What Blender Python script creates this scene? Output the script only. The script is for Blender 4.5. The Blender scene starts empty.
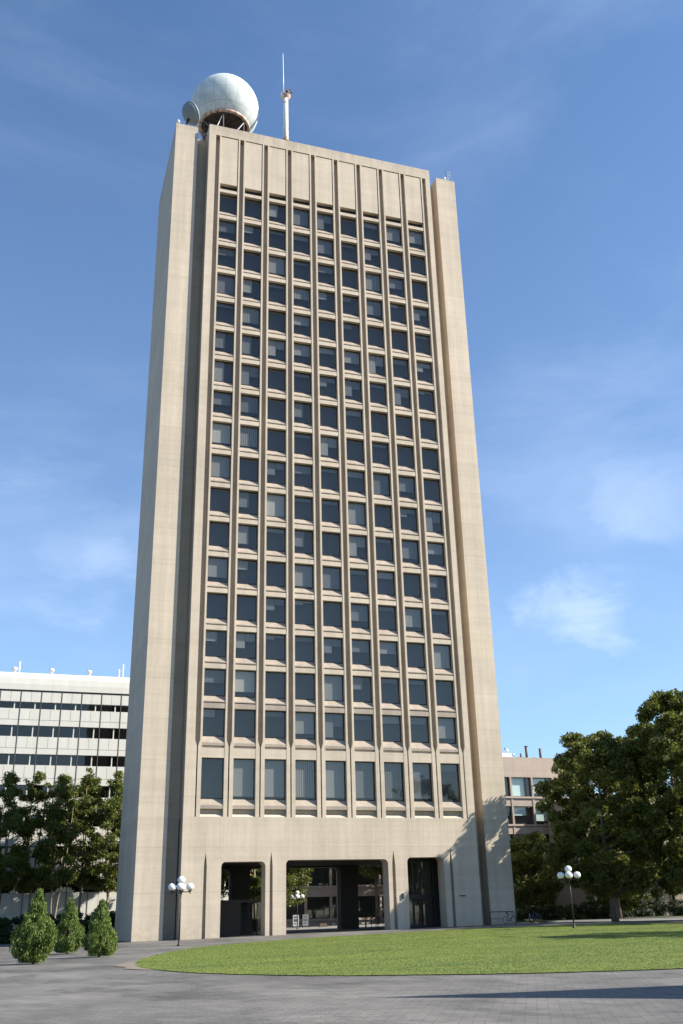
import bpy, math, random
import numpy as np
from mathutils import Vector, Matrix

# ------------------------------------------------------------------ camera, sky, sun, exposure
scene = bpy.context.scene
COL = scene.collection
R = math.radians

YAW, PITCH, ROLL = .318, .393, -.024
cam_d = bpy.data.cameras.new('camera')
cam = bpy.data.objects.new('camera', cam_d)
COL.objects.link(cam)
c_, s_ = math.cos(YAW), math.sin(YAW)
fx = Vector((c_, -s_, 0)); fw = Vector((s_*math.cos(PITCH), c_*math.cos(PITCH), math.sin(PITCH)))
up = fx.cross(fw)
rr = fx*math.cos(ROLL) + up*math.sin(ROLL); uu = -fx*math.sin(ROLL) + up*math.cos(ROLL)
M = Matrix((rr, uu, -fw)).transposed().to_4x4()
M.translation = Vector((-10.356, -90.331, 1.642))
cam.matrix_world = M
cam_d.sensor_fit = 'VERTICAL'; cam_d.sensor_height = 36.0
cam_d.lens = 974.4/1024*36.0
cam_d.clip_start = .1; cam_d.clip_end = 6000
scene.camera = cam

SUN_EL = R(36)
sun_h = Vector((2.15, -1, 0)).normalized()
sun_v = sun_h*math.cos(SUN_EL) + Vector((0, 0, math.sin(SUN_EL)))

w = bpy.data.worlds.new('World'); scene.world = w; w.use_nodes = True
nt = w.node_tree; N = nt.nodes; L = nt.links
for n in list(N): N.remove(n)
out = N.new('ShaderNodeOutputWorld'); bg = N.new('ShaderNodeBackground'); sky = N.new('ShaderNodeTexSky')
sky.sky_type = 'NISHITA'; sky.sun_disc = False
sky.sun_elevation = SUN_EL; sky.sun_rotation = math.atan2(sun_h.x, sun_h.y)
sky.air_density = 1.0; sky.dust_density = .35; sky.ozone_density = 2.2; sky.altitude = 0
bg.inputs['Strength'].default_value = .069
tc = N.new('ShaderNodeTexCoord')
def wmath(op, a, b=None, c=None):
    n = N.new('ShaderNodeMath'); n.operation = op
    for i, v in enumerate((a, b, c)):
        if v is None: continue
        if isinstance(v, (int, float)): n.inputs[i].default_value = v
        else: L.new(v, n.inputs[i])
    return n.outputs[0]
wn_ = N.new('ShaderNodeTexNoise'); wn_.inputs['Scale'].default_value = 5.5; wn_.inputs['Detail'].default_value = 7; wn_.inputs['Roughness'].default_value = .6
mpw = N.new('ShaderNodeMapping'); mpw.inputs['Scale'].default_value = (1, 1, 2.2); L.new(tc.outputs['Generated'], mpw.inputs[0]); L.new(mpw.outputs[0], wn_.inputs['Vector'])
sub_ = N.new('ShaderNodeVectorMath'); sub_.operation = 'SUBTRACT'; sub_.inputs[1].default_value = (.5, .5, .5); L.new(wn_.outputs['Color'], sub_.inputs[0])
scl_ = N.new('ShaderNodeVectorMath'); scl_.operation = 'SCALE'; scl_.inputs['Scale'].default_value = .17; L.new(sub_.outputs[0], scl_.inputs[0])
add_ = N.new('ShaderNodeVectorMath'); add_.operation = 'ADD'; L.new(tc.outputs['Generated'], add_.inputs[0]); L.new(scl_.outputs[0], add_.inputs[1])
nrm_ = N.new('ShaderNodeVectorMath'); nrm_.operation = 'NORMALIZE'; L.new(add_.outputs[0], nrm_.inputs[0])
def sky_mask(d, half_deg, stretch=None):
    """soft patch of sky round a direction"""
    n = N.new('ShaderNodeVectorMath'); n.operation = 'DOT_PRODUCT'
    n.inputs[1].default_value = Vector(d).normalized(); L.new(nrm_.outputs[0], n.inputs[0])
    m = N.new('ShaderNodeMapRange'); m.interpolation_type = 'SMOOTHSTEP'
    m.inputs['From Min'].default_value = math.cos(R(half_deg*1.25)); m.inputs['From Max'].default_value = 1.0
    L.new(n.outputs['Value'], m.inputs['Value']); return m.outputs[0]
def px_dir(x, y):
    return (fw*974.4 + rr*(x-341.5) - uu*(y-512)).normalized()
def cloud_noise(scale, sc, lo, hi, rough=.62, dist=.6):
    mp = N.new('ShaderNodeMapping'); mp.inputs['Scale'].default_value = sc; L.new(tc.outputs['Generated'], mp.inputs['Vector'])
    n = N.new('ShaderNodeTexNoise'); n.inputs['Scale'].default_value = scale; n.inputs['Detail'].default_value = 9
    n.inputs['Roughness'].default_value = rough; n.inputs['Distortion'].default_value = dist
    L.new(mp.outputs[0], n.inputs['Vector'])
    m = N.new('ShaderNodeMapRange'); m.interpolation_type = 'SMOOTHSTEP'
    m.inputs['From Min'].default_value = lo; m.inputs['From Max'].default_value = hi
    L.new(n.outputs['Fac'], m.inputs['Value']); return m.outputs[0]
streak = cloud_noise(3.0, (1, 1, 3.2), .30, .78)
puff = cloud_noise(7.0, (1, 1, 1.8), .30, .66)
masks = [(px_dir(5, 520), 4.5, .38, streak), (px_dir(60, 530), 4.5, .40, streak), (px_dir(110, 548), 4, .3, streak), (px_dir(95, 577), 2.6, .6, streak), (px_dir(55, 568), 2.6, .5, streak), (px_dir(15, 558), 3, .3, streak),
         (px_dir(632, 468), 3.0, .26, streak), (px_dir(665, 492), 3.4, .34, streak), (px_dir(600, 430), 7, .14, streak), (px_dir(430, 130), 5, .08, streak),
         (px_dir(545, 606), 2.2, .42, puff), (px_dir(565, 600), 2.2, .42, puff), (px_dir(595, 612), 2.5, .42, puff), (px_dir(570, 622), 2.2, .36, puff)]
tot = None
for d, a, g, nz in masks:
    v = wmath('MULTIPLY', wmath('MULTIPLY', sky_mask(d, a), nz), g)
    tot = v if tot is None else wmath('MAXIMUM', tot, v)
thin = wmath('MULTIPLY', cloud_noise(1.6, (1, 1, 2.6), .45, .9), .20)
tot = wmath('ADD', tot, thin)
sepw = N.new('ShaderNodeSeparateXYZ'); L.new(tc.outputs['Generated'], sepw.inputs[0])
low = N.new('ShaderNodeMapRange'); low.inputs['From Min'].default_value = .80; low.inputs['From Max'].default_value = .0
low.inputs['To Min'].default_value = 0; low.inputs['To Max'].default_value = .15; L.new(sepw.outputs['Z'], low.inputs['Value'])
tot = wmath('MINIMUM', wmath('ADD', tot, low.outputs[0]), .8)
mx = N.new('ShaderNodeMixRGB'); L.new(tot, mx.inputs[0])
tint = N.new('ShaderNodeMixRGB'); tint.blend_type = 'MULTIPLY'; tint.inputs[0].default_value = 1
tint.inputs[2].default_value = (.97, 1.20, 1.38, 1)
L.new(sky.outputs[0], tint.inputs[1]); L.new(tint.outputs[0], mx.inputs[1])
mx.inputs[2].default_value = (6.4, 7.6, 10.0, 1)
L.new(mx.outputs[0], bg.inputs['Color']); L.new(bg.outputs[0], out.inputs[0])

sd = bpy.data.lights.new('sun', 'SUN'); sd.energy = 5.0; sd.angle = R(.53); sd.color = (1, .93, .80)
so = bpy.data.objects.new('sun', sd); COL.objects.link(so)
so.rotation_euler = sun_v.to_track_quat('Z', 'Y').to_euler(); so.location = (60, -60, 120)

vs = scene.view_settings
vs.view_transform = 'Standard'; vs.look = 'None'; vs.exposure = 1.08; vs.gamma = 1; vs.use_curve_mapping = False

rng = random.Random(7)

# ------------------------------------------------------------------ ground height
def sm(t):
    t = min(1, max(0, t)); return t*t*(3-2*t)
def G(x, y):
    return .62*min(1, max(-.3, x/36))*sm((y+62)/60)

# ------------------------------------------------------------------ materials
def mat(name, base, rough=.8, metal=0, spec=None):
    m = bpy.data.materials.new(name); m.use_nodes = True
    b = m.node_tree.nodes['Principled BSDF']
    b.inputs['Base Color'].default_value = (*base, 1); b.inputs['Roughness'].default_value = rough
    b.inputs['Metallic'].default_value = metal
    if spec is not None: b.inputs['Specular IOR Level'].default_value = spec
    return m
class NB:
    """small node helper"""
    def __init__(s, m):
        s.m = m; s.nt = m.node_tree; s.N = s.nt.nodes; s.L = s.nt.links; s.b = s.N['Principled BSDF']
        s.tc = s.N.new('ShaderNodeTexCoord')
    def noise(s, scale, sc=(1, 1, 1), detail=5, rough=.6, dist=0, coord='Object'):
        mp = s.N.new('ShaderNodeMapping'); mp.inputs['Scale'].default_value = sc; s.L.new(s.tc.outputs[coord], mp.inputs[0])
        n = s.N.new('ShaderNodeTexNoise'); n.inputs['Scale'].default_value = scale; n.inputs['Detail'].default_value = detail
        n.inputs['Roughness'].default_value = rough; n.inputs['Distortion'].default_value = dist
        s.L.new(mp.outputs[0], n.inputs['Vector']); return n.outputs['Fac']
    def rng(s, v, a, b, c, d):
        m = s.N.new('ShaderNodeMapRange'); s.L.new(v, m.inputs['Value'])
        for k, x in zip(('From Min', 'From Max', 'To Min', 'To Max'), (a, b, c, d)): m.inputs[k].default_value = x
        return m.outputs[0]
    def math(s, op, a, b=None):
        n = s.N.new('ShaderNodeMath'); n.operation = op
        for i, v in enumerate((a, b)):
            if v is None: continue
            if isinstance(v, (int, float)): n.inputs[i].default_value = v
            else: s.L.new(v, n.inputs[i])
        return n.outputs[0]
    def mix(s, f, a, b, mode='MIX'):
        n = s.N.new('ShaderNodeMixRGB'); n.blend_type = mode
        for i, v in enumerate((f, a, b)):
            if isinstance(v, (int, float)): n.inputs[i].default_value = v
            elif isinstance(v, tuple): n.inputs[i].default_value = (*v, 1)
            else: s.L.new(v, n.inputs[i])
        return n.outputs[0]
    def scale_col(s, col, *facs):
        for f in facs:
            cmb = s.N.new('ShaderNodeCombineXYZ')
            for i in range(3): s.L.new(f, cmb.inputs[i])
            col = s.mix(1.0, col, cmb.outputs[0], 'MULTIPLY')
        return col
    def sep(s, coord='Object'):
        n = s.N.new('ShaderNodeSeparateXYZ'); s.L.new(s.tc.outputs[coord], n.inputs[0]); return n.outputs
    def bump(s, h, strength=.3, dist=.05):
        n = s.N.new('ShaderNodeBump'); n.inputs['Strength'].default_value = strength; n.inputs['Distance'].default_value = dist
        s.L.new(h, n.inputs['Height']); s.L.new(n.outputs[0], s.b.inputs['Normal'])
    def color(s, c): s.L.new(c, s.b.inputs['Base Color'])

def concrete(name, base, joint=3.77, off=0, streak=.8, jdark=.86, stain_top=0):
    m = mat(name, base, .88); n = NB(m); x, y, z = n.sep()
    col = n.mix(n.noise(.35, detail=4), tuple(c*.84 for c in base), tuple(min(1, c*1.14) for c in base))
    board = n.rng(n.noise(1.0, (.03, .03, 2.6), detail=2), .3, .7, .955, 1.045)       # lift lines of the formwork
    fine = n.rng(n.noise(5, detail=8, rough=.75), .25, .75, .93, 1.07)
    st = n.rng(n.noise(1.0, (1.3, 1.3, .05), detail=6, rough=.7), .35, .75, 1.05, 1-.22*streak)
    fr = n.math('FRACT', n.math('DIVIDE', n.math('ADD', z, 100*joint+off), joint))
    jl = n.math('LESS_THAN', fr, .05/joint*1.2)
    jf = n.math('SUBTRACT', 1.0, n.math('MULTIPLY', jl, 1-jdark))
    blk = n.math('FLOOR', n.math('DIVIDE', n.math('ADD', z, 100*joint+off), joint))
    wn = n.N.new('ShaderNodeTexWhiteNoise'); wn.noise_dimensions = '1D'; n.L.new(blk, wn.inputs['W'])
    lift = n.rng(wn.outputs['Value'], 0, 1, .965, 1.035)
    facs = [board, fine, st, jf, lift]
    if stain_top:
        drip = n.rng(n.noise(1.0, (.9, .9, .12), detail=7, rough=.75), .35, .7, 0, 1)
        near = n.rng(z, stain_top-2.6, stain_top, 0, 1)
        facs.append(n.rng(n.math('MULTIPLY', drip, near), 0, 1, 1.0, .60))
        b1 = n.rng(z, 6.0, 10.2, 0, 1); b2 = n.math('LESS_THAN', z, 10.13)
        facs.append(n.rng(n.math('MULTIPLY', n.math('MULTIPLY', drip, b1), b2), 0, 1, 1.0, .82))
        foot = n.rng(z, 2.2, 0, 0, 1)
        facs.append(n.rng(n.math('MULTIPLY', n.rng(n.noise(1.6, detail=7, rough=.7), .35, .65, 0, 1), foot), 0, 1, 1.0, .80))
    n.color(n.scale_col(col, *facs))
    n.bump(n.noise(9, detail=8, rough=.7), .25, .04)
    return m

M_conc = concrete('board_formed_concrete', (.495, .418, .330), stain_top=90)
M_sill = concrete('sun_dimmed_sill_concrete', (.33, .275, .225), joint=50, streak=1.2, jdark=1.0)  # base darkened to offset bright sun on the slopes, plus dirt streaks
M_conc_frame = concrete('precast_concrete', (.485, .409, .323), joint=3.77, streak=.8, jdark=1.0)
M_dark_in = mat('dark_interior', (.085, .08, .076), .9)
M_conc_shaded = concrete('shade_toned_concrete', (.075, .065, .058), streak=.2)  # concrete with the hall's shade put into its colour, reused on roofs
M_frame = mat('dark_window_frame', (.035, .033, .032), .5, .6)

def glass_mat(name, tint, trans=.55, var=.0):
    m = bpy.data.materials.new(name); m.use_nodes = True; nt = m.node_tree; n = nt.nodes
    for q in list(n): n.remove(q)
    o = n.new('ShaderNodeOutputMaterial'); t = n.new('ShaderNodeBsdfTransparent'); g = n.new('ShaderNodeBsdfGlossy')
    t.inputs[0].default_value = (*[c*trans for c in tint], 1); g.inputs['Roughness'].default_value = .03
    g.inputs[0].default_value = (1, .91, .80, 1)
    geo = n.new('ShaderNodeNewGeometry'); dt = n.new('ShaderNodeVectorMath'); dt.operation = 'DOT_PRODUCT'
    nt.links.new(geo.outputs['Normal'], dt.inputs[0]); nt.links.new(geo.outputs['Incoming'], dt.inputs[1])
    def mm(op, a, b=None):
        q = n.new('ShaderNodeMath'); q.operation = op
        for i, v in enumerate((a, b)):
            if v is None: continue
            if isinstance(v, (int, float)): q.inputs[i].default_value = v
            else: nt.links.new(v, q.inputs[i])
        return q.outputs[0]
    fac = mm('ADD', mm('MULTIPLY', mm('POWER', mm('SUBTRACT', 1.0, mm('ABSOLUTE', dt.outputs['Value'])), 5.0), .92), .075)
    tcn = n.new('ShaderNodeTexCoord'); nz = n.new('ShaderNodeTexNoise'); nz.inputs['Scale'].default_value = .55
    nt.links.new(tcn.outputs['Object'], nz.inputs['Vector'])
    bp = n.new('ShaderNodeBump'); bp.inputs['Strength'].default_value = .05; bp.inputs['Distance'].default_value = .1
    nt.links.new(nz.outputs['Fac'], bp.inputs['Height']); nt.links.new(bp.outputs[0], g.inputs['Normal'])
    mx = n.new('ShaderNodeMixShader'); nt.links.new(fac, mx.inputs[0]); nt.links.new(t.outputs[0], mx.inputs[1]); nt.links.new(g.outputs[0], mx.inputs[2])
    nt.links.new(mx.outputs[0], o.inputs[0]); return m
M_glass = glass_mat('tinted_window_glass', (.78, .82, .86), .78)
M_glass_clear = glass_mat('green_window_glass', (.80, .90, .90), .95)
M_blind = mat('window_blind', (.52, .47, .40), .9)
M_blind_w = mat('pale_window_blind', (.8, .84, .82), .9)

# ------------------------------------------------------------------ mesh building
class MB:
    def __init__(s): s.v = []; s.f = []; s.mi = []; s.cur = 0; s.mats = []; s.smooth = False; s.sm = []
    def mat(s, m):
        if m not in s.mats: s.mats.append(m)
        s.cur = s.mats.index(m); return s
    def add(s, vs, fs, smooth=False):
        b = len(s.v); s.v += [tuple(v) for v in vs]
        for f in fs: s.f.append([b+i for i in f]); s.mi.append(s.cur); s.sm.append(smooth)
    def box(s, x0, x1, y0, y1, z0, z1):
        s.add([(x0,y0,z0),(x1,y0,z0),(x1,y1,z0),(x0,y1,z0),(x0,y0,z1),(x1,y0,z1),(x1,y1,z1),(x0,y1,z1)],
              [(0,3,2,1),(4,5,6,7),(0,1,5,4),(1,2,6,5),(2,3,7,6),(3,0,4,7)])
    def prism(s, pts, axis, a, b):
        """polygon pts in the two other axes, extruded along axis from a to b"""
        n = len(pts)
        def P(p, t):
            if axis == 'y': return (p[0], t, p[1])
            if axis == 'x': return (t, p[0], p[1])
            return (p[0], p[1], t)
        area = sum(pts[i][0]*pts[(i+1) % n][1]-pts[(i+1) % n][0]*pts[i][1] for i in range(n))
        if area < 0: pts = pts[::-1]
        vs = [P(p, a) for p in pts] + [P(p, b) for p in pts]
        if axis == 'y': caps = [list(range(n)), list(range(2*n-1, n-1, -1))]; side = [(i, n+i, n+(i+1) % n, (i+1) % n) for i in range(n)]
        else: caps = [list(range(n-1, -1, -1)), list(range(n, 2*n))]; side = [(i, (i+1) % n, n+(i+1) % n, n+i) for i in range(n)]
        s.add(vs, caps+side)
    def tube(s, pts, rad, n=8, closed=False, cap=True):
        pts = [Vector(p) for p in pts]
        if not hasattr(rad, '__len__'): rad = [rad]*len(pts)
        base = len(s.v); prev = None; m = len(pts)
        for i, p in enumerate(pts):
            if closed: d = (pts[(i+1) % m]-pts[i-1])
            else: d = (pts[min(i+1, m-1)]-pts[max(i-1, 0)])
            d = d.normalized() if d.length > 1e-9 else Vector((0, 0, 1))
            if prev is None: u = d.orthogonal().normalized()
            else: u = (prev - d*prev.dot(d)); u = u.normalized() if u.length > 1e-6 else d.orthogonal().normalized()
            prev = u; v = d.cross(u)
            for k in range(n):
                a = 2*math.pi*k/n; s.v.append(tuple(p+(u*math.cos(a)+v*math.sin(a))*rad[i]))
        for i in range(m if closed else m-1):
            for k in range(n):
                j = (i+1) % m
                s.f.append([base+i*n+k, base+i*n+(k+1) % n, base+j*n+(k+1) % n, base+j*n+k]); s.mi.append(s.cur); s.sm.append(True)
        if cap and not closed:
            s.f.append([base+k for k in range(n-1, -1, -1)]); s.mi.append(s.cur); s.sm.append(False)
            s.f.append([base+(m-1)*n+k for k in range(n)]); s.mi.append(s.cur); s.sm.append(False)
    def lathe(s, prof, c, n=24, axis=Vector((0, 0, 1))):
        """prof: (r, h) along axis from point c"""
        c = Vector(c); u = axis.orthogonal().normalized(); v = axis.cross(u); base = len(s.v)
        for r, h in prof:
            for k in range(n):
                a = 2*math.pi*k/n; s.v.append(tuple(c+axis*h+(u*math.cos(a)+v*math.sin(a))*max(r, 1e-4)))
        for i in range(len(prof)-1):
            for k in range(n):
                s.f.append([base+i*n+k, base+i*n+(k+1) % n, base+(i+1)*n+(k+1) % n, base+(i+1)*n+k]); s.mi.append(s.cur); s.sm.append(True)
    def build(s, name, m, parent=None, world=True):
        """vertices are in world space; a child is stored relative to its root"""
        me = bpy.data.meshes.new(name)
        off = Vector((0, 0, 0))
        if parent is not None and world:
            q = parent
            while q is not None: off += q.location; q = q.parent
        me.from_pydata([tuple(Vector(v)-off) for v in s.v], [], s.f)
        if m is not None: me.materials.append(m)
        else:
            for q in s.mats: me.materials.append(q)
            me.polygons.foreach_set('material_index', s.mi)
        me.polygons.foreach_set('use_smooth', s.sm)
        me.update()
        o = bpy.data.objects.new(name, me); COL.objects.link(o); o.parent = parent
        return o

def np_mesh(name, verts, quads, m, parent=None, k=4):
    me = bpy.data.meshes.new(name)
    nv = len(verts); nf = len(quads)
    me.vertices.add(nv); me.vertices.foreach_set('co', verts.astype(np.float32).ravel())
    me.loops.add(nf*k); me.loops.foreach_set('vertex_index', quads.astype(np.int32).ravel())
    me.polygons.add(nf); me.polygons.foreach_set('loop_start', np.arange(0, nf*k, k, dtype=np.int32))
    me.polygons.foreach_set('loop_total', np.full(nf, k, dtype=np.int32))
    me.update(calc_edges=True); me.validate()
    me.materials.append(m)
    o = bpy.data.objects.new(name, me); COL.objects.link(o); o.parent = parent
    return o

def tag(o, label=None, cat=None, group=None, kind=None):
    if label: o['label'] = label
    if cat: o['category'] = cat
    if group: o['group'] = group
    if kind: o['kind'] = kind
    return o
def empty(name, loc, label, cat, group=None, rz=0):
    o = bpy.data.objects.new(name, None); COL.objects.link(o); o.location = loc; o.rotation_euler.z = rz
    o.empty_display_size = .5
    return tag(o, label, cat, group)
def copy_tree(o, parent=None):
    c = o.copy(); COL.objects.link(c); c.parent = parent
    for ch in list(o.children): copy_tree(ch, c)
    return c

# ------------------------------------------------------------------ SETTING: plaza, lawn, paths
def ground_sheet(name, xs, ys, dz, m):
    nx, ny = len(xs), len(ys)
    v = np.array([(x, y, G(x, y)+dz) for y in ys for x in xs])
    q = np.array([(j*nx+i, j*nx+i+1, (j+1)*nx+i+1, (j+1)*nx+i) for j in range(ny-1) for i in range(nx-1)])
    return np_mesh(name, v, q, m)

M_pave = mat('grey_brick_paving', (.20, .195, .19), .75); n = NB(M_pave)
br = n.N.new('ShaderNodeTexBrick'); br.inputs['Scale'].default_value = 1.0
br.inputs['Brick Width'].default_value = .42; br.inputs['Row Height'].default_value = .21; br.inputs['Mortar Size'].default_value = .011
br.inputs['Color1'].default_value = (.125, .117, .108, 1); br.inputs['Color2'].default_value = (.095, .09, .084, 1); br.inputs['Mortar'].default_value = (.058, .054, .05, 1)
mp = n.N.new('ShaderNodeMapping'); mp.inputs['Rotation'].default_value = (0, 0, R(28)); n.L.new(n.tc.outputs['Object'], mp.inputs[0]); n.L.new(mp.outputs[0], br.inputs['Vector'])
patch = n.rng(n.noise(.16, (1, 1, 1), detail=6, rough=.65, dist=.4), .34, .66, .62, 1.55)
patch2 = n.rng(n.noise(.9, detail=7, rough=.7), .25, .75, .86, 1.14)
stain = n.rng(n.noise(.45, (1, .5, 1), detail=8, rough=.75), .50, .60, 1.0, .66)
n.color(n.scale_col(br.outputs['Color'], patch, patch2, stain)); n.bump(br.outputs['Fac'], -.35, .01)
n.L.new(n.rng(patch, .7, 1.3, .62, .85), n.b.inputs['Roughness'])

xs = [-2500, -800, -300, -140, -80, -50] + list(np.arange(-40, 62, 2.0)) + [70, 90, 140, 300, 900, 2500]
ys = [-2500, -600, -200, -120] + list(np.arange(-100, 30, 2.0)) + [40, 60, 100, 200, 500, 1200, 3500]
g = ground_sheet('plaza_paving', xs, ys, 0, M_pave); tag(g, kind='structure')

def smooth_loop(pts, n=10):
    out = []; m = len(pts)
    for i in range(m):
        p0, p1, p2, p3 = [Vector((*pts[(i+k-1) % m], 0)) for k in range(4)]
        for t in [j/n for j in range(n)]:
            out.append((.5*((2*p1)+(-p0+p2)*t+(2*p0-5*p1+4*p2-p3)*t*t+(-p0+3*p1-3*p2+p3)*t**3)).to_2d())
    return out
LAWN = smooth_loop([(-5.2,-47.5),(-4.3,-41.0),(-1.8,-32),(2.1,-23.0),(9.5,-15.6),(17.7,-12.2),(26.5,-10.6),(35,-13.5),(43,-20),(47,-31),(44,-45),(34,-57),(22,-63),(12,-63.9),(5,-62.9),(1.8,-61.5),(-.9,-59.8),(-2.8,-57.5),(-4.3,-54.5),(-5.1,-50.8)], 8)
_er = random.Random(5)
LAWN = [p+Vector((_er.uniform(-.07, .07), _er.uniform(-.07, .07))) for p in smooth_loop([tuple(q) for q in LAWN[::2]], 5)]
def inset(loop, d):
    m = len(loop); out = []
    for i in range(m):
        t = (loop[(i+1) % m]-loop[i-1]).normalized(); nrm = Vector((t.y, -t.x))
        out.append(loop[i]+nrm*d)
    return out
from mathutils.geometry import delaunay_2d_cdt
def fill_sheet(name, loop, dz, m, step=2.5, holes=None, rise=0):
    """sheet that follows the ground inside a closed outline"""
    pts = [Vector((p[0], p[1])) for p in loop]; nb = len(pts)
    lo = Vector((min(p.x for p in pts), min(p.y for p in pts))); hi = Vector((max(p.x for p in pts), max(p.y for p in pts)))
    y = lo.y+step/2
    while y < hi.y:
        x = lo.x+step/2
        while x < hi.x:
            if inside(x, y, pts[:nb]): pts.append(Vector((x, y)))
            x += step
        y += step
    r = delaunay_2d_cdt(pts, [], [list(range(nb))], 1, 1e-4)
    v = [(p.x, p.y, G(p.x, p.y)+dz) for p in r[0]]
    me = bpy.data.meshes.new(name); me.from_pydata(v, [], r[2]); me.materials.append(m)
    for p in me.polygons: p.use_smooth = True
    o = bpy.data.objects.new(name, me); COL.objects.link(o)
    if me.polygons[0].normal.z < 0: me.flip_normals()
    return tag(o, kind='structure')
def inside(x, y, poly):
    c = False; j = len(poly)-1
    for i in range(len(poly)):
        a, b = poly[i], poly[j]
        if (a[1] > y) != (b[1] > y) and x < (b[0]-a[0])*(y-a[1])/(b[1]-a[1]+1e-12)+a[0]: c = not c
        j = i
    return c

M_lawn = mat('mown_grass', (.085, .15, .025), .9); n = NB(M_lawn)
def grass_colour(n):
    c1 = n.mix(n.rng(n.noise(.16, (.6, 1.8, 1), detail=7, rough=.7), .34, .66, 0, 1), (.075, .128, .012), (.165, .205, .022))
    c2 = n.mix(n.rng(n.noise(.8, (1, 1.6, 1), detail=8, rough=.8), .48, .68, 0, .85), c1, (.22, .225, .055))
    return n.mix(n.rng(n.noise(5, detail=6, rough=.75), .35, .6, .3, 0), c2, (.07, .10, .012))
c3 = grass_colour(n)
n.color(c3); n.bump(n.noise(22, detail=6, rough=.8), .9, .06)
M_edge = mat('brown_brick_edging', (.24, .185, .15), .85); n = NB(M_edge)
n.color(n.mix(n.noise(3.5, detail=6, rough=.7), (.13, .105, .085), (.24, .20, .165)))
M_soil = mat('bare_soil', (.2, .15, .11), .95); n = NB(M_soil)
n.color(n.mix(n.noise(2.5, detail=8, rough=.75), (.11, .088, .068), (.23, .19, .15)))
fill_sheet('lawn_edging', inset(LAWN, .55), .012, M_edge, 4)
fill_sheet('bare_soil', [Vector(p) for p in [(-5.4,-51.2),(-5.95,-49.6),(-5.7,-48.2),(-6.05,-46.6),(-5.5,-44.6),(-5.0,-43.0),(-3.2,-42),(-3.6,-47),(-4.1,-52)]], .020, M_soil, 3)
fill_sheet('lawn', LAWN, .024, M_lawn, 1.6)

# grass blades over the lawn: one object, uncountable
nr = np.random.default_rng(3)
lp = np.array([(p[0], p[1]) for p in LAWN])
def inside_np(P, poly):
    c = np.zeros(len(P), bool); j = len(poly)-1
    for i in range(len(poly)):
        a, b = poly[i], poly[j]
        t = ((a[1] > P[:, 1]) != (b[1] > P[:, 1])) & (P[:, 0] < (b[0]-a[0])*(P[:, 1]-a[1])/(b[1]-a[1]+1e-12)+a[0])
        c ^= t; j = i
    return c
def G_np(x, y):
    t = np.clip((y+62)/60, 0, 1); return .62*np.clip(x/36, -.3, 1)*t*t*(3-2*t)
P = nr.uniform([-6, -65], [40, -9], (560000, 2)); P = P[inside_np(P, lp)]

k = len(P); a = nr.uniform(0, 2*np.pi, k); hgt = nr.uniform(.018, .042, k); wd = nr.uniform(.006, .012, k)
z = G_np(P[:, 0], P[:, 1])+.018
dx = np.cos(a)*wd; dy = np.sin(a)*wd; lx = nr.normal(0, .022, k); ly = nr.normal(0, .022, k)
V = np.empty((k, 3, 3)); V[:, 0] = np.c_[P[:, 0]-dx, P[:, 1]-dy, z]; V[:, 1] = np.c_[P[:, 0]+dx, P[:, 1]+dy, z]; V[:, 2] = np.c_[P[:, 0]+lx, P[:, 1]+ly, z+hgt]
M_blade = mat('grass_blades', (.13, .2, .03), .7); n = NB(M_blade)
n.color(grass_colour(n))
gb = np_mesh('grass', V.reshape(-1, 3), np.arange(k*3).reshape(-1, 3), M_blade, k=3)
tag(gb, 'short mown green grass covering the oval lawn before the tower', 'grass', kind='stuff')

# path and planting ground behind the lawn on the right, and behind the tower
M_path = mat('pale_path_concrete', (.30, .29, .28), .85); n = NB(M_path)
n.color(n.mix(n.noise(.6, detail=8, rough=.7), (.15, .145, .14), (.24, .235, .225)))
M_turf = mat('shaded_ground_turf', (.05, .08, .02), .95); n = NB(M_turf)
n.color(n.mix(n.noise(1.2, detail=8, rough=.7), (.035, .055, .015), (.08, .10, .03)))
def strip(name, x0, x1, y0, y1, dz, m, th=None):
    o = ground_sheet(name, list(np.linspace(x0, x1, 24)), list(np.linspace(y0, y1, 10)), dz, m); return tag(o, kind='structure')
strip('path', 38.5, 130, -5.5, 1.5, .006, M_path)
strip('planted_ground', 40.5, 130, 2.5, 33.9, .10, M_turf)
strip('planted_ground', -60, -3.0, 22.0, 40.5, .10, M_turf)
strip('path', 14, 38, 18.2, 36, .006, M_path)
kb = MB()
for i in range(40):
    x0 = 40.4+i*2.2; kb.box(x0, x0+2.19, 2.3, 2.5, G(x0, 2)-.1, G(x0, 2)+.14)
tag(kb.build('kerb', M_path), kind='structure')

# ------------------------------------------------------------------ THE TOWER
XL, XR, W, TOP = 3.87, 32.33, 36.2, 90.0
D = 16.2
tower = empty('office_tower', (W/2, D/2, 0), 'very tall beige concrete tower with a grid of square dark windows above three arches', 'tower')

# end piers
for x0, x1 in ((0, 2.62), (W-2.62, W)):
    b = MB(); b.box(x0, x1, .74, D-.74, -.4, 89.78); b.build('end_pier', M_conc, tower)
# slot walls, flush block behind
b = MB(); b.box(2.60, XL-.003, 2.3, D-2.3, -.4, 89.5); b.box(XR+.003, W-2.60, 2.3, D-2.3, -.4, 89.5); b.build('recessed_slot', M_conc, tower)
# the hall sides (end walls of the block at ground level) and the soffit
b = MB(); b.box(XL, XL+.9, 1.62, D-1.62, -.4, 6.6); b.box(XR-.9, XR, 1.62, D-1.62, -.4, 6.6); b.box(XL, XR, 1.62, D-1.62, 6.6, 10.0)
b.build('ground_hall', M_conc_shaded, tower)
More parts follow.
